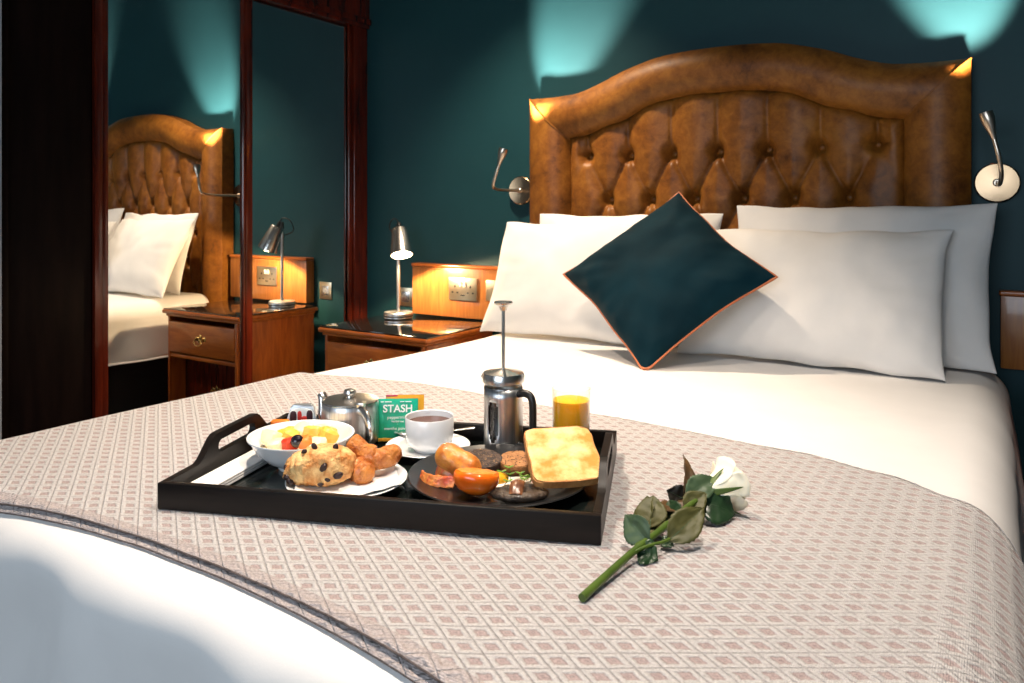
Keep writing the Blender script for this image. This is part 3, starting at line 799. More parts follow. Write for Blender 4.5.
# ---------------- crockery
def TT(name, label, cat, u, v, h=ZF + .0005, rz=0.0, group=None): return thing(name, label, cat, T(u, v, h), TANG + rz, group)
bowl_u, bowl_v = .136, .199
bw = TT('fruit_bowl', 'white porcelain bowl of cut fruit on the tray', 'bowl', bowl_u, bowl_v)
b = B(); lathe(b, [(0, .006), (.030, .006), (.034, 0), (.038, 0), (.040, .006), (.058, .016), (.074, .031), (.086, .049), (.0905, .0540), (.0905, .0560), (.087, .0555), (.082, .048), (.068, .030), (.050, .016), (.03, .0105), (0, .010)], 64); obj('dish', b, 'porcelain', bw)
fr = [  # du, dv, dh, size, material, name, label
    (-.052, .012, .052, .017, 'melon', 'melon_chunk', 'pale melon chunk at the far left of the bowl'),
    (-.034, -.024, .048, .016, 'melon', 'melon_chunk', 'pale melon chunk near the front left of the bowl'),
    (-.020, .010, .056, .015, 'pineapple', 'pineapple_chunk', 'yellow pineapple chunk left of the centre of the bowl'),
    (-.004, .038, .054, .018, 'melon', 'melon_chunk', 'cream melon chunk at the back of the bowl'),
    (-.014, -.030, .054, .013, 'strawberry', 'strawberry_piece', 'red strawberry piece left of the black grape'),
    (.012, -.034, .058, .014, 'orange_fruit', 'papaya_piece', 'orange-red papaya piece right of the black grape'),
    (.020, .014, .058, .017, 'pineapple', 'pineapple_chunk', 'yellow pineapple chunk behind the papaya piece'),
    (.030, .036, .054, .017, 'melon', 'melon_chunk', 'cream melon chunk at the back right of the bowl'),
    (.046, -.006, .060, .018, 'pineapple', 'pineapple_chunk', 'orange-yellow pineapple chunk at the far right of the bowl'),
    (.030, -.036, .050, .016, 'melon', 'melon_slice', 'pale melon slice along the front rim of the bowl'),
    (-.030, .040, .050, .016, 'pineapple', 'pineapple_chunk', 'pale yellow pineapple chunk at the back left of the bowl')]
va = .29  # turn so that offsets read along the view
for i, (du, dv, dh, sz, m, nm, lb) in enumerate(fr):
    a = va; x = du * cos(a) - dv * sin(a); y = du * sin(a) + dv * cos(a)
    b = B(); blob(b, (0, 0, 0), (sz * 1.05, sz * .9, sz * .8), 18, amp=.003, fr=60, rot=Matrix.Rotation(i * 1.1, 3, 'Z') @ Matrix.Rotation(.4 * (i % 3 - 1), 3, 'X'), seed=i, power=4.5)
    tag(obj(nm, b, m, None, loc=T(bowl_u + x, bowl_v + y, ZF + dh * .88)), lb, 'fruit', 'fruit pieces in the bowl')
b = B(); blob(b, (0, 0, 0), (.0115, .0115, .011), 20); a = va
tag(obj('grape', b, 'grape', None, loc=T(bowl_u - .000 * cos(a) + .040 * sin(a), bowl_v - .040 * cos(a), ZF + .0555)), 'shiny black grape in the middle of the fruit bowl', 'fruit')
b = B()
lathe(b, [(0, .0115), (.040, .0155), (.055, .024), (.064, .033), (0, .037)], 40)
# (fruit salad below the visible pieces)
o = obj('fruit_salad', b, 'melon', None, loc=T(bowl_u, bowl_v, ZF + .0015)); tag(o, 'layer of cut fruit and juice at the bottom of the bowl', 'fruit'); o['kind'] = 'stuff'

# side plate with napkin and pastries
pu, pv = .257, .1135
sp = TT('side_plate', 'small white plate under the scone and pastries', 'plate', pu, pv)
b = B(); lathe(b, [(0, .004), (.050, .004), (.054, 0), (.058, 0), (.060, .004), (.078, .008), (.094, .0155), (.0955, .0175), (.094, .0185), (.078, .0115), (.058, .0075), (0, .0075)], 64); obj('dish', b, 'porcelain', sp)
def cloth_sheet(name, label, cat, pts_fn, nu, nv, loc, rz, thick=.0016):
    b = B(); quad_grid(b, nu, nv, pts_fn); o = obj(name, b, 'napkin', None, ang=180, thick=thick, loc=loc, rotz=rz); return tag(o, label, cat)
def nap(u, v):
    # paper napkin square laid corner-wise over the plate, corners beyond the rim
    a, c = (u - .5) * .158, (v - .5) * .128
    x = a * cos(.42) - c * sin(.42); y = a * sin(.42) + c * cos(.42)
    r = hypot(x, y); z = .0102 + .011 * sstep(.055, .097, r) + .003 * noise.noise((x * 40, y * 40, 2)) * sstep(.02, .09, r)
    if r > .097: z += (r - .097) * .25
    return (x, y, z)
cloth_sheet('paper_napkin', 'white paper napkin under the scone on the small plate', 'napkin', nap, 36, 36, T(pu, pv, ZF + .001), TANG)
# folded napkin at the left side of the tray
fn_ = thing('folded_napkin', 'folded white napkin lying along the left side of the tray', 'napkin', T(.046, .148, ZF), TANG - .06)
for k, (w_, l_, z0) in enumerate(((.054, .205, .0035), (.050, .200, .0085), (.046, .196, .0130))):
    b = B(); box(b, ((k - 1) * .002, 0, z0), (w_, l_, .0046), .0020, seg=3)
    for v in b.verts: v.co.z += .0012 * noise.noise((v.co.x * 30, v.co.y * 12, k))
    obj('fold_layer', b, 'napkin', fn_)

# scone: round fruited scone cut to show its crumb
sc = thing('fruit_scone', 'thick golden fruit scone with raisins on the white plate', 'scone', T(pu - .040, pv - .016, ZF + .0128), TANG + .28)
def scone_f(u, v):
    ph = u * 2 * pi; th = (v - .5) * pi
    cx, sx_ = cos(th), sin(th)
    e = lambda q, n_: (abs(q) ** n_) * (1 if q >= 0 else -1)
    x = .0545 * e(cx, .65) * e(cos(ph), .85); y = .036 * e(cx, .65) * e(sin(ph), .85); z = .0265 * e(sx_, .75)
    z += .006 * (1 - (x / .056) ** 2) if z > 0 else 0
    z -= .010 * max(0, -x / .055) * (1 if z > 0 else 0)
    k = 1 + .10 * noise.noise((x * 40, y * 40, z * 40)) + .05 * noise.noise((x * 120, y * 120, z * 120)) + .03 * noise.noise((x * 300, y * 300, z * 300))
    if y < -.012: k *= 1 + .03 * sin(x * 620) * sstep(.03, -.03, x)
    return Vector((x * k, y * k, z * k + .0265))
b = B(); quad_grid(b, 140, 70, scone_f, cu=True)
bmesh.ops.remove_doubles(b, verts=b.verts[:], dist=.0002)
obj('crumb', b, 'pastry', sc, ang=180)
for i, (x, y, z, s) in enumerate(((-.044, -.024, .018, .006), (-.040, -.028, .012, .0055), (-.050, -.014, .030, .004), (.012, -.0365, .036, .0062), (.034, -.034, .022, .0068), (.018, -.036, .016, .0038), (-.006, -.012, .0605, .0055), (.026, -.008, .0565, .006), (-.02, -.02, .056, .004), (.008, -.0375, .010, .004))):
    b = B(); blob(b, (0, 0, 0), (s * 1.2, s * .7, s * .8), 12, amp=.0012, fr=200, seed=i, rot=Matrix.Rotation(i * .7, 3, 'Y')); obj('raisin', b, 'raisin', sc, loc=(x, y, z))
# two glazed twisted pastries
def twist(name, label, pts, r, loc, rz, seed):
    b = B(); P = smooth_path(pts, 8); n = len(P)
    tube(b, P, lambda t: r * (.55 + .60 * sin(pi * min(1, max(0, .10 + .8 * t)))) * (1 + .10 * sin(t * 16 + seed)), 16)
    for v in b.verts:
        v.co += v.co.normalized() * .0022 * noise.noise(v.co * 110 + Vector((seed, 0, 0)))
    bmesh.ops.subdivide_edges(b, edges=b.edges[:], cuts=1, use_grid_fill=True, smooth=.3)
    for v in b.verts: v.co += Vector((1, .3, 1)).normalized() * .0016 * noise.noise(v.co * 260)
    return tag(obj(name, b, 'danish', None, loc=loc, rotz=rz, ang=180), label, 'pastry', 'glazed pastries on the small plate')
twist('glazed_pastry', 'curled brown glazed pastry leaning up behind the scone', [(-.030, .008, .052), (-.022, .004, .046), (-.008, 0, .034), (.006, -.004, .026), (.022, -.004, .026), (.036, .004, .030), (.040, .014, .034)], .0165, T(pu + .022, pv + .040, ZF + .012), TANG + .25, 1)
twist('glazed_pastry', 'flat brown glazed pastry lying beside the cut side of the scone', [(-.018, .020, .016), (-.008, .006, .015), (.002, -.010, .014), (.008, -.022, .014)], .0165, T(pu + .021, pv + .011, ZF + .012), TANG + .35, 2)

# teapot
tp = TT('teapot', 'small stainless steel teapot with hinged lid at the back of the tray', 'teapot', .166, .340, rz=-.05)
b = B(); lathe(b, [(0, 0), (.046, 0), (.0515, .003), (.0548, .012), (.0545, .040), (.0535, .068), (.0525, .078), (.0510, .080)], 56); obj('body', b, 'brushed_steel', tp)
b = B(); lathe(b, [(.0525, .0795), (.0535, .081), (.0525, .083), (.046, .0838), (.030, .0855), (.012, .0868), (0, .087)], 56); ld = obj('lid', b, 'steel', tp)
b = B(); lathe(b, [(.007, .086), (.006, .090), (.010, .092), (.0125, .096), (.011, .101), (.005, .103), (0, .1032)], 24); obj('knob', b, 'steel', ld)
b = B(); tube(b, smooth_path([(-.046, .010, .030), (-.060, .014, .045), (-.062, .016, .062), (-.066, .018, .078), (-.071, .020, .085)], 5), lambda t: .0165 - .0075 * t, 16, flat=.8); obj('spout', b, 'steel', tp)
b = B(); tube(b, smooth_path([(.036, -.036, .072), (.050, -.052, .076), (.066, -.066, .068), (.072, -.072, .048), (.066, -.066, .026), (.050, -.050, .012), (.039, -.039, .010)], 6), .0062, 12, flat=1.5); obj('handle', b, 'steel', tp)
b = B(); box(b, (.038, -.033, .083), (.016, .016, .010), .003); obj('hinge', b, 'steel', tp)

# tea sachets
def sachet(name, label, u, v, rz, lean, w_, h_, m, text, group=None):
    t = thing(name, label, 'tea bag', T(u, v, ZF + .001), TANG + rz, group)
    def fnn(side):
        def f(a, c):
            x = (a - .5) * w_; z = c * h_
            e = (max(0, 1 - (2 * a - 1) ** 2) * max(0, 1 - (2 * c - 1) ** 2)) ** .5
            y = side * (.0008 + .0045 * e) + .0012 * noise.noise((x * 60, z * 60, 3)) * e
            y2 = y * cos(lean) + z * sin(lean); z2 = z * cos(lean) - y * sin(lean)
            return (x, y2, z2 + .002)
        return f
    b = B(); quad_grid(b, 16, 16, fnn(-1)); quad_grid(b, 16, 16, fnn(1), flip=True); bmesh.ops.remove_doubles(b, verts=b.verts[:], dist=.00001)
    obj('packet', b, m, t, ang=70)
    if text:
        def place(s_, sz, zz, nm='lettering', m_='print_white', bold=0.0, dx=0):
            y = -.0062; z = zz
            o = lettering(s_, sz, m_, t, (dx, y * cos(lean) + z * sin(lean), z * cos(lean) - y * sin(lean) + .002), (R(90) - lean, 0, 0), nm, bold=bold)
        place('STASH', .0195, .0555, bold=.0004)
        place('peppermint', .0085, .0430); place('herbal tea', .0058, .0365); place('·', .008, .0305)
        place('menthe poivrée', .0080, .0225); place('tisane', .0050, .0165)
        b = B(); box(b, (0, -.0020 * cos(lean) + .0045 * sin(lean), .0045 * cos(lean) + .002), (w_ * .97, .003, .006), .0003, rot=Matrix.Rotation(-lean, 3, 'X')); obj('gold_band', b, 'sachet_gold', t)
        b = B()
        for x0, x1 in ((-.033, -.027), (-.025, -.012), (.004, .012), (.014, .026)):
            y, z = -.0042, .0745; box(b, ((x0 + x1) / 2, y * cos(lean) + z * sin(lean), z * cos(lean) - y * sin(lean) + .002), (x1 - x0, .0012, .0016), .0002, rot=Matrix.Rotation(-lean, 3, 'X'))
        obj('fine_print', b, 'print_white', t)
    return t
sachet('tea_sachet', 'green foil tea sachet with white lettering standing by the teapot', .256, .356, .24, .16, .076, .080, 'sachet_green', True)
t2 = sachet('tea_sachet', 'orange and magenta tea sachet standing behind the green one', .264, .372, .24, .16, .074, .084, 'sachet_gold', False)
b = B(); box(b, (-.025, .0125, .0835), (.022, .003, .003), .0005); obj('magenta_corner', b, 'sachet_magenta', t2)

# cup, saucer, spoon
cu_, cv_ = .330, .312
s_ = TT('saucer', 'white saucer under the tea cup', 'saucer', cu_, cv_)
b = B(); lathe(b, [(0, .003), (.030, .003), (.034, 0), (.037, 0), (.040, .003), (.060, .008), (.0765, .0135), (.0775, .015), (.076, .016), (.058, .011), (.038, .0062), (.024, .0055), (0, .0055)], 56); obj('dish', b, 'porcelain', s_)
cp = TT('tea_cup', 'plain white porcelain cup of tea on its saucer', 'cup', cu_ + .003, cv_, ZF + .0068, rz=1.85)
b = B(); lathe(b, [(0, .004), (.024, .004), (.026, 0), (.028, 0), (.030, .004), (.040, .011), (.0435, .022), (.0450, .060), (.0440, .0615), (.0425, .060), (.041, .024), (.036, .012), (.02, .008), (0, .0075)], 56); obj('bowl', b, 'porcelain', cp)
b = B(); lathe(b, [(0, .050), (.0415, .050), (.0415, .049), (0, .048)], 40); obj('tea', b, 'tea_liquid', cp)
b = B(); tube(b, smooth_path([(.042, .004, .052), (.058, .006, .052), (.066, .007, .038), (.058, .006, .020), (.041, .004, .018)], 6), .0042, 10, flat=1.3); obj('handle', b, 'porcelain', cp)
def spoon(label, u, v, rz, h):
    t = thing('teaspoon', label, 'spoon', T(u, v, ZF + h), TANG + rz)
    b = B(); blob(b, (-.062, 0, .002), (.018, .0125, .0035), 20); obj('spoon_bowl', b, 'steel', t)
    b = B(); tube(b, smooth_path([(-.047, 0, .003), (-.02, 0, .005), (.03, 0, .009), (.070, 0, .014)], 5), lambda q: .0022 + .0028 * sstep(.55, 1, q), 10, flat=.45); obj('spoon_handle', b, 'steel', t)
spoon('stainless teaspoon resting on the saucer behind the cup', cu_ + .004, cv_ + .052, .12, .0185)

# cafetiere
cf = TT('french_press', 'steel cafetiere with raised plunger at the back of the tray', 'cafetiere', .462, .357, rz=.02)
b = B(); lathe(b, [(0, .006), (.0335, .006), (.0340, .008), (.0340, .128), (.0328, .128), (.0328, .010), (0, .0095)], 48); gl = obj('beaker', b, 'clear_glass', cf)
b = B(); lathe(b, [(0, .0105), (.0322, .0105), (.0322, .098), (0, .098)], 40); obj('coffee', b, 'coffee', cf)
# steel shell with two oval windows
def shell():
    b = B(); n = 72; zs = [.002, .014, .020, .026, .034, .046, .058, .070, .080, .088, .094, .100, .118]
    c0 = -1.95
    rings = [[b.verts.new((.0362 * cos(2 * pi * k / n), .0362 * sin(2 * pi * k / n), z)) for k in range(n)] for z in zs]
    for i in range(len(zs) - 1):
        for k in range(n):
            a = (k + .5) / n * 2 * pi; zc = (zs[i] + zs[i + 1]) / 2
            skip = False
            for cc in (c0, c0 + pi):
                d = (a - cc + pi) % (2 * pi) - pi
                lim = .30 if .030 < zc < .086 else (.24 if .024 < zc < .092 else (.15 if .018 < zc < .097 else 0))
                if abs(d) < lim: skip = True
            if not skip: b.faces.new([rings[i][k], rings[i][(k + 1) % n], rings[i + 1][(k + 1) % n], rings[i + 1][k]])
    return b
o = obj('steel_shell', shell(), 'brushed_steel', cf, ang=60, thick=.0012)
b = B(); lathe(b, [(0, .0005), (.0372, .0005), (.0375, .004), (.0366, .007), (0, .006)], 48); obj('base_ring', b, 'steel', cf)
b = B(); lathe(b, [(.0365, .124), (.0395, .127), (.0395, .138), (.0375, .143), (.015, .147), (.006, .150), (0, .150)], 48); lid = obj('lid', b, 'steel', cf)
b = B(); tube(b, [(0, 0, .147), (0, 0, .262)], .0032, 12); obj('plunger_rod', b, 'steel', cf)
b = B(); lathe(b, [(0, .258), (.006, .258), (.009, .266), (.0165, .270), (.0175, .273), (.0165, .275), (0, .276)], 32); obj('plunger_knob', b, 'steel', cf)
ha = -.50
hx, hy = cos(ha), sin(ha)
b = B(); tube(b, smooth_path([(r_ * hx, r_ * hy, z_) for r_, z_ in ((.035, .108), (.048, .111), (.062, .108), (.068, .094), (.0685, .060), (.0675, .030), (.062, .018), (.048, .013), (.036, .014))], 6), .0062, 12, flat=1.15); obj('handle', b, 'black_plastic', cf)
b = B(); tube(b, smooth_path([(.0385 * cos(a_), .0385 * sin(a_), .112) for a_ in [2.6 + k * .1 for k in range(0)]] or [(-.034, .010, .130), (-.042, .013, .134)], 2), .006, 10); obj('pouring_lip', b, 'steel', cf)

# orange juice
jg = TT('juice_glass', 'clear tumbler three-quarters full of orange juice behind the toast', 'glass', .590, .346)
b = B(); lathe(b, [(0, 0), (.0315, 0), (.0330, .003), (.0355, .122), (.0343, .1225), (.0318, .008), (0, .007)], 48); obj('tumbler', b, 'clear_glass', jg)
b = B(); lathe(b, [(0, .0085), (.0310, .0085), (.0335, .101), (.0315, .1015), (0, .1015)], 40); obj('juice', b, 'juice', jg)

# condiments at the back left corner
jm = thing('jam_portion', 'small foil jam portion with printed lid at the back left of the tray', 'jam pot', T(.060, .352, ZF + .0005), TANG + .30)
b = B(); prism(b, [(-.024, 0), (.024, 0), (.030, .030), (.020, .062), (-.020, .062), (-.030, .030)], -.010, .010, lambda a, c, h: (a, h + c * .22, c)); 
bmesh.ops.bevel(b, geom=b.edges[:], offset=.0025, segments=2, affect='EDGES'); obj('foil_tub', b, 'foil', jm)
for (x, z, sx, sz, m) in ((-.015, .042, .0065, .011, 'print_dark'), (-.003, .043, .0045, .010, 'print_red'), (.006, .048, .0045, .004, 'print_dark'), (.006, .038, .005, .005, 'print_red'), (.016, .042, .006, .012, 'print_dark'), (0, .0425, .0245, .0155, 'print_white')):
    b = B(); blob(b, (x, -.0105 + z * .22 - (.0008 if m != 'print_white' else 0), z), (sx, .0012, sz), 14, power=3); obj('label_print', b, m, jm)
b = B(); prism(b, [(-.016, 0), (.016, 0), (.010, .048), (-.008, .050)], -.005, .005, lambda a, c, h: (a, h + c * .15, c)); bmesh.ops.bevel(b, geom=b.edges[:], offset=.001, segments=1, affect='EDGES')
tag(obj('sugar_sachet', b, 'brown_card', None, loc=T(.102, .364, ZF + .0005), rotz=TANG + .2), 'folded brown paper sugar sachet between the jam portion and teapot', 'sachet')
b = B(); box(b, (0, 0, .025), (.030, .010, .048), .0015)
tag(obj('tea_box', b, 'slate_card', None, loc=T(.106, .385, ZF + .0005), rotz=TANG + .1), 'dark slate-blue tea packet half hidden beside the teapot spout', 'packet')
b = B(); box(b, (0, 0, .022), (.034, .016, .042), .005, seg=3)
tag(obj('wrapped_biscuit', b, 'orange_wrap', None, loc=T(.033, .318, ZF + .0005), rotz=TANG + .25), 'orange wrapped biscuit just left of the jam portion', 'biscuit')

# ---------------- dinner plate with the cooked breakfast
du_, dv_ = .493, .174
dp = TT('dinner_plate', 'large matt black plate holding the cooked breakfast', 'plate', du_, dv_)
b = B(); lathe(b, [(0, .004), (.085, .004), (.090, 0), (.096, 0), (.098, .004), (.122, .009), (.1460, .0185), (.1480, .0205), (.1460, .0215), (.120, .0125), (.094, .0078), (0, .0075)], 80); obj('dish', b, 'black_plate', dp)
PZ = ZF + .0085           # plate's upper face
VA = .28                  # plate-local turn: x to the right in view, y away
def P(x, y, h=0.0):
    return T(du_ + x * cos(VA) - y * sin(VA), dv_ + x * sin(VA) + y * cos(VA), PZ + h)
PR = TANG + VA
FOODZ = 'cooked breakfast on the black plate'
# sausage: fat, leaning on the bacon
b = B(); q = smooth_path([(-.031, .022, .042), (-.018, .012, .037), (.0, 0, .030), (.018, -.014, .0245), (.031, -.024, .0225)], 7)
tube(b, q, lambda t: .0220 * (max(0.02, 1 - abs(2 * t - 1) ** 3.2)) ** .5 * (1 + .04 * sin(t * 9)), 24)
for v in b.verts: v.co += Vector((.2, -.6, .8)) * (.0016 * noise.noise(v.co * 90) + .0010 * noise.noise(v.co * 260))
tag(obj('sausage', b, 'sausage', None, loc=P(-.067, .002), rotz=PR, ang=180), 'fat golden-brown sausage lying across the left of the plate', 'sausage')
def rasher(name, label, pts, w_, loc, rz, seed):
    b = B(); Pp = smooth_path(pts, 8); n = len(Pp)
    def f(u, v):
        i = min(n - 1, int(u * (n - 1) + .5)); p = Pp[i]
        k = (v - .5) * w_ * (1 + .2 * noise.noise((u * 6, seed, 0)))
        return (p.x + k * .25, p.y + .15 * k, p.z + k * .95 + .0035 * noise.noise((u * 9, v * 5, seed)) + w_ * .5)
    quad_grid(b, n, 12, f)
    return tag(obj(name, b, 'bacon', None, loc=loc, rotz=rz, ang=180, thick=.0035), label, 'bacon', FOODZ)
rasher('bacon_rasher', 'curled red bacon rasher at the left rim of the black plate', [(-.030, .016, .001), (-.022, .000, .002), (-.004, -.014, .001), (.014, -.018, .001), (.024, -.022, .001)], .018, P(-.098, -.012), PR, 3)
rasher('bacon_rasher', 'crisp orange bacon rasher tucked under the sausage', [(-.020, .020, .001), (-.016, .004, .003), (.000, -.006, .002), (.022, -.010, .001)], .028, P(-.082, -.002), PR, 6)
# tomato half, cut side up and back
tm = thing('tomato_half', 'grilled orange-red tomato half at the front of the black plate', 'tomato', P(-.043, -.070), PR)
b = B(); b2 = B()
lathe(b2, [(0, 0), (.014, .0015), (.026, .008), (.0335, .018), (.0350, .026), (.0335, .031), (.030, .0335), (0, .0335)], 36, sy=.86)
for v in b2.verts: v.co += v.co.normalized() * .0020 * noise.noise(v.co * 60)
Mt = Matrix.Scale(1.03, 4) @ Matrix.Translation((0, 0, .0035)) @ Matrix.Rotation(R(-10), 4, 'X') @ Matrix.Rotation(R(6), 4, 'Y')
merge(b, b2, Mt); obj('skin', b, 'tomato', tm, ang=60)
b = B(); b2 = B(); lathe(b2, [(0, .0352), (.016, .0350), (.0285, .0343), (.0295, .0335), (0, .0335)], 32, sy=.86)
for v in b2.verts: v.co.z += .0008 * noise.noise(v.co * 160)
merge(b, b2, Mt); obj('cut_face', b, 'tomato_cut', tm)
# puddings
def pudding(name, label, loc, r_, h_, rim, face, fleck, lean, seed):
    t = thing(name, label, 'pudding', loc, PR)
    Mx = Matrix.Rotation(lean, 4, 'X')
    b = B(); b2 = B(); lathe(b2, [(0, 0), (r_ * .96, 0), (r_, .003), (r_, h_ - .003), (r_ * .96, h_ - .0005), (r_ * .9, h_ - .001), (0, h_ - .0015)], 36, sy=.88)
    for v in b2.verts: v.co += v.co.normalized() * .0012 * noise.noise(v.co * 120 + Vector((seed, 0, 0)))
    merge(b, b2, Mx); obj('slice', b, rim, t, ang=50)
    b = B(); b2 = B(); lathe(b2, [(0, h_ + .0010), (r_ * .6, h_ + .0006), (r_ * .92, h_), (r_ * .92, h_ - .002), (0, h_ - .002)], 36, sy=.88)
    for v in b2.verts: v.co.z += .0012 * noise.noise(v.co * 200 + Vector((seed, 0, 0)))
    merge(b, b2, Mx); fc = obj('cut_face', b, face, t, ang=60)
    rr = random.Random(seed); b = B()
    for _ in range(46):
        a, q_ = rr.uniform(0, 6.28), r_ * .88 * sqrt(rr.random())
        p = Mx @ Vector((q_ * cos(a), .88 * q_ * sin(a), h_ + .0008)); blob(b, p, (rr.uniform(.0006, .0016), rr.uniform(.0006, .0012), .0006), 6)
    o = obj('oat_flecks', b, fleck, fc); o['kind'] = 'stuff'
pudding('black_pudding', 'dark black pudding slice behind the sausage', P(-.028, .050, .0038), .037, .018, 'black_pudding', 'pudding_face', 'oat_fleck', R(12), 4)
pudding('white_pudding', 'light brown white pudding slice beside the dark one', P(.034, .046, .0034), .033, .017, 'white_pudding', 'white_pudding', 'black_pudding', R(10), 9)
# fried egg
eg = thing('fried_egg', 'fried egg with orange yolk in the middle of the plate', 'egg', P(.010, -.026, .0005), PR)
def eggf(u, v):
    a = u * 2 * pi; k = .036 * (1 + .18 * sin(3 * a + 1) + .08 * sin(5 * a)); r_ = k * v
    return (r_ * cos(a) * 1.15, r_ * sin(a) * .8, .0085 * (1 - v ** 4) ** .7 + .001 + .001 * noise.noise((cos(a) * v * 4, sin(a) * v * 4, 1)))
b = B(); quad_grid(b, 48, 10, eggf, cu=True); quad_grid(b, 48, 2, lambda u, v: (lambda p: (p[0] * (1 - v), p[1] * (1 - v), .0005))(eggf(u, 1)), cu=True)
bmesh.ops.remove_doubles(b, verts=b.verts[:], dist=.0001); obj('white', b, 'egg_white', eg, ang=180)
b = B(); blob(b, (-.016, -.002, .011), (.0185, .0165, .0115), 24); obj('yolk', b, 'egg_yolk', eg)
# mushroom
mu = thing('mushroom', 'flat dark grilled mushroom at the front rim of the black plate', 'mushroom', P(.024, -.083, .0012), PR - .03)
b = B(); b2 = B(); lathe(b2, [(0, .004), (.030, .001), (.042, .003), (.0445, .009), (.040, .0125), (.030, .0145), (.012, .012), (0, .011)], 40, sy=.62)
for v in b2.verts: v.co += v.co.normalized() * .003 * noise.noise(v.co * 70)
for v in b2.verts: v.co.z = max(v.co.z, .0003)
merge(b, b2, Matrix()); obj('cap', b, 'mushroom', mu, ang=180)
b = B(); q = smooth_path([(-.006, -.020, .012), (-.004, -.008, .0200), (-.002, .004, .0225), (0, .014, .018)], 5)
tube(b, q, .0085, 12, flat=.5)
for v in b.verts: v.co.x *= 1.25
obj('folded_skin', b, 'mushroom_skin', mu)
# cress
cr = thing('cress_sprig', 'sprig of green cress scattered over the fried egg', 'garnish', P(.022, -.040, .012), PR)
rr = random.Random(3)
for k in range(9):
    x0, y0 = rr.uniform(-.022, .024), rr.uniform(-.010, .014); x1, y1, z1 = x0 + rr.uniform(-.009, .009), y0 + rr.uniform(-.006, .006), rr.uniform(.003, .012)
    if k == 0: x0, y0, x1, y1, z1 = -.008, .004, -.010, .006, .020
    b = B(); tube(b, smooth_path([(x0, y0, -.003), ((x0 + x1) / 2 + .002, (y0 + y1) / 2, z1 * .6), (x1, y1, z1)], 4), .0006, 6); st = obj('stalk', b, 'cress', cr)
    for s in (-1, 1):
        b = B(); blob(b, (x1 + s * .0032, y1, z1 + .0006), (.0050, .0034, .0008), 10, rot=Matrix.Rotation(s * -.35, 3, 'Y')); obj('leaf', b, 'cress', st)
# toast
def toast(name, label, loc, rz, lean, w_, h_, th, roll_=0.):
    t = thing(name, label, 'toast', loc, rz, 'toast slices')
    pts = []
    for k in range(64):
        a = 2 * pi * k / 64; ca, sa = cos(a), sin(a)
        e = 9.0; q = (abs(ca) ** e + abs(sa) ** e) ** (-1 / e)
        x, y = w_ / 2 * ca * q, h_ / 2 * sa * q
        if sa > 0: x *= 1 - .045 * sa + .03 * (abs(ca) * sa)
        y += .0022 * noise.noise((x * 30, y * 30, 4)); x += .0022 * noise.noise((y * 30, x * 30, 8))
        pts.append((x, y + h_ / 2))
    Mx = Matrix.Rotation(roll_, 4, 'Y') @ Matrix.Rotation(lean, 4, 'X')
    b = B(); b2 = B(); prism(b2, pts, 0, th)
    es = [e_ for e_ in b2.edges if abs(e_.verts[0].co.z - e_.verts[1].co.z) < 1e-6]
    bmesh.ops.bevel(b2, geom=es, offset=.0022, segments=2, affect='EDGES'); merge(b, b2, Mx); obj('crust', b, 'toast_crust', t, ang=50)
    for zz, nm in ((th, 'browned_face'), (0, 'browned_face')):
        b = B(); b2 = B()
        n = len(pts); cx, cy = 0, h_ / 2; rings = []
        for s in (.965, .80, .60, .40, .2):
            rings.append([b2.verts.new((cx + (x - cx) * s, cy + (y - cy) * s, zz + (1 if zz else -1) * (.0009 if s < .9 else .0002) + .0006 * noise.noise((x * s * 90, y * s * 90, zz)))) for x, y in pts])
        for r1, r2 in zip(rings, rings[1:]):
            for k in range(n): b2.faces.new([r1[k], r1[(k + 1) % n], r2[(k + 1) % n], r2[k]])
        cv = b2.verts.new((cx, cy, zz + (.0009 if zz else -.0009)))
        for k in range(n): b2.faces.new([rings[-1][k], rings[-1][(k + 1) % n], cv])
        merge(b, b2, Mx); obj(nm, b, 'toast', t, ang=60)
    return t
toast('toast_slice', 'golden slice of toast leaning at the right of the plate', P(.100, -.084, .0155), PR + .09, R(30), .112, .110, .014)
toast('toast_slice', 'second toast slice mostly hidden behind the front one', P(.101, -.020, .0095), PR - .06, R(21), .112, .098, .012)

# ================================================================== ROSE
RS = thing('rose', 'long-stemmed cream white rose lying on the blanket beside the tray', 'rose', (1.264, -2.053, ZB))
def rl(x, y, z): return Vector((x - 1.264, y + 2.053, z))
stem = smooth_path([rl(1.2615, -2.0480, .0065), rl(1.2652, -1.9948, .010), rl(1.2698, -1.9342, .014), rl(1.2765, -1.8822, .018), rl(1.2850, -1.8222, .022), rl(1.2880, -1.7820, .026), rl(1.3000, -1.7300, .032)], 8)
b = B(); tube(b, stem, lambda t: .0052 - .0012 * t + .0016 * exp(-((t - .42) / .02) ** 2) + .0014 * exp(-((t - .62) / .02) ** 2), 12); obj('stem', b, 'stem_green', RS)
b = B(); tube(b, smooth_path([rl(1.2694, -1.9331, .014), rl(1.2811, -1.9091, .018), rl(1.2947, -1.8829, .018), rl(1.2991, -1.8692, .018)], 6), .0022, 8); obj('leaf_stalk', b, 'stem_green', RS)
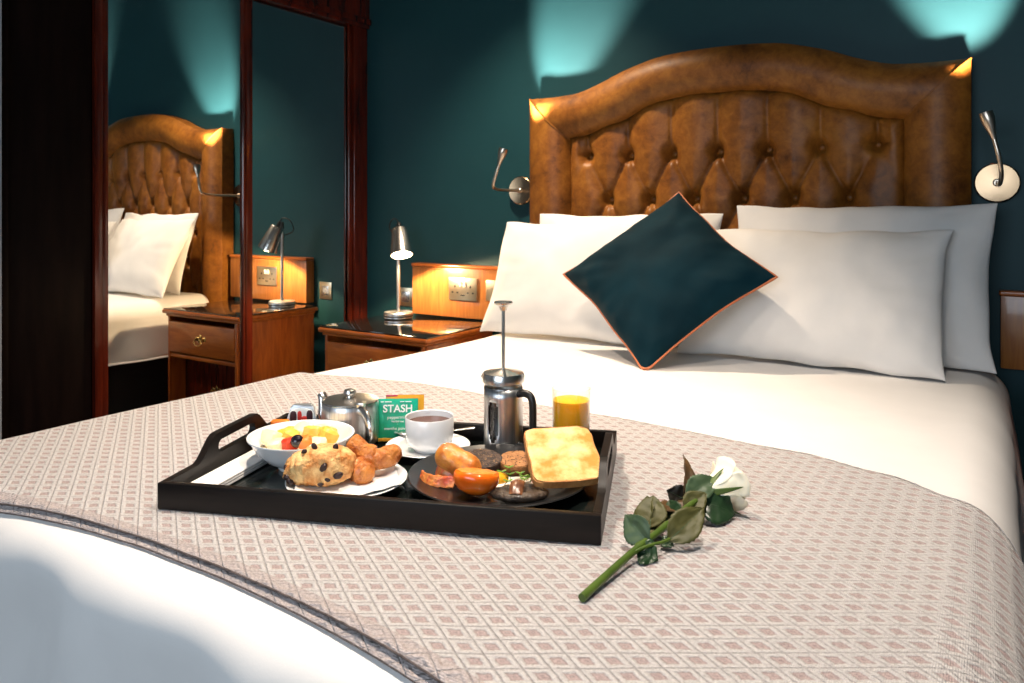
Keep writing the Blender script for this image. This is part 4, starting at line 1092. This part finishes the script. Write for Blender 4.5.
def leaf(base, tipp, width, up, m, seed, curl=.2, fold=.25):
    base, tipp = rl(*base), rl(*tipp); ax = tipp - base; Ln = ax.length; ax.normalize(); up = Vector(up).normalized()
    sdv = ax.cross(up).normalized(); nn = sdv.cross(ax).normalized()
    def f(u, v):
        c = v * 2 - 1
        wv = (sin(pi * u ** .80) ** .85) * (1 - .18 * u) if 0 < u < 1 else 0
        ww = width * .60 * max(.012, wv) * (1 + .05 * sin(u * 60) * abs(c) ** 3)
        return base + ax * (Ln * u) + sdv * (c * ww) + nn * (-curl * Ln * (u - .5) ** 2 + fold * abs(c) * ww + .0025 * noise.noise((u * 5, c * 3, seed)))
    b = B(); quad_grid(b, 22, 11, f); o = obj('leaf', b, m, RS, ang=180, thick=.0007)
    b = B(); tube(b, [f(k / 12, .5) + nn * .0004 for k in range(12)], lambda t: .0009 * (1 - .7 * t), 6); obj('midrib', b, 'leaf_pale' if m != 'leaf_brown' else 'leaf_brown', o)
    return o
leaf((1.2784, -1.8940, .018), (1.2400, -1.8820, .042), .036, (-.35, -.75, .55), 'leaf_pale', 1)
leaf((1.2609, -1.8427, .016), (1.2517, -1.8091, .048), .040, (.20, -.85, .40), 'leaf_back', 2, fold=.1)
leaf((1.2520, -1.8360, .014), (1.2380, -1.8004, .042), .034, (-.35, -.75, .45), 'leaf_back', 3)
leaf((1.2988, -1.8684, .016), (1.3270, -1.8080, .046), .038, (.40, -.72, .50), 'leaf_back', 4)
leaf((1.2716, -1.9095, .012), (1.2975, -1.9060, .0045), .036, (.1, -.5, .85), 'leaf_front', 5)
leaf((1.2997, -1.8579, .012), (1.2874, -1.8694, .006), .018, (.1, -.5, .85), 'leaf_front', 6)
leaf((1.2973, -1.7454, .030), (1.3440, -1.7150, .010), .056, (.15, -.70, .68), 'leaf_front', 7, curl=.5)
leaf((1.2827, -1.7552, .036), (1.3120, -1.7080, .054), .034, (.25, -.85, .45), 'leaf_pale', 8)
leaf((1.2751, -1.7381, .030), (1.2465, -1.6624, .066), .026, (.75, -.6, .05), 'leaf_brown', 9, fold=.6)
leaf((1.2707, -1.7345, .022), (1.2500, -1.7505, .036), .030, (-.1, -.8, .5), 'leaf_dark', 10)
leaf((1.2749, -1.7588, .016), (1.2640, -1.8067, .028), .036, (-.1, -.7, .7), 'leaf_brown', 11)
leaf((1.2833, -1.7442, .010), (1.2834, -1.8044, .014), .034, (.1, -.7, .7), 'leaf_brown', 12)
leaf((1.2720, -1.8500, .010), (1.2560, -1.8150, .018), .030, (-.1, -.7, .7), 'leaf_back', 13)
leaf((1.2850, -1.7700, .020), (1.3060, -1.7380, .040), .030, (.3, -.7, .6), 'leaf_back', 14)
leaf((1.2810, -1.8050, .012), (1.2600, -1.7700, .030), .034, (-.2, -.7, .6), 'leaf_front', 15)
leaf((1.2870, -1.7600, .012), (1.2690, -1.7250, .030), .030, (-.1, -.7, .6), 'leaf_brown', 16)
# bloom: axis continues from the stem end
ba = rl(1.3000, -1.7300, .034); bd = Vector((.42, .85, .10)).normalized()
qb = bd.to_track_quat('Z', 'Y').to_matrix().to_4x4(); Mb = Matrix.Translation(ba) @ qb
b = B(); b2 = B(); lathe(b2, [(0, -.002), (.005, 0), (.0085, .006), (.008, .012), (0, .014)], 18); merge(b, b2, Mb); obj('calyx', b, 'stem_green', RS)
def petal(a0, r0, r1, hgt, wid, seed, flare):
    def f(u, v):
        a = a0 + (v - .5) * wid * (.55 + .45 * sin(pi * min(1, u * .9 + .1)))
        rr_ = r0 + (r1 - r0) * (u ** .55) + flare * max(0, u - .75) ** 1.5
        z = hgt * (u - .10 * (2 * v - 1) ** 2 * u) 
        k = 1 + .04 * noise.noise((u * 4, v * 4, seed))
        return Mb @ Vector((rr_ * cos(a) * k, rr_ * sin(a) * k, .008 + z))
    b = B(); quad_grid(b, 12, 12, f); return obj('petal', b, 'rose_petal', RS, ang=180, thick=.0006)
for k in range(5): petal(k * 2 * pi / 5 + .3, .006, .0285, .048, 1.75, k, .09)
for k in range(5): petal(k * 2 * pi / 5 + .9, .005, .026, .050, 1.65, k + 10, .035)
for k in range(4): petal(k * 2 * pi / 4 + .2, .004, .018, .050, 2.0, k + 20, .01)
for k in range(3): petal(k * 2 * pi / 3 + .7, .002, .010, .048, 2.4, k + 30, .0)
for k, (a, ln, fl) in enumerate(((-.6, .050, .035), (.5, .042, .020), (1.7, .040, .022), (2.9, .046, .030), (4.2, .052, .038))):
    def sf(u, v):
        r_ = .007 + .030 * u ** .8 * (fl / .03); ww = .0052 * (1 - u) ** .7 * (1 if u < .98 else .2)
        return Mb @ Vector((r_ * cos(a) - (v - .5) * 2 * ww * sin(a), r_ * sin(a) + (v - .5) * 2 * ww * cos(a), .008 + ln * u * .8))
    b = B(); quad_grid(b, 12, 5, sf); obj('sepal', b, 'stem_green', RS, ang=180, thick=.0008)
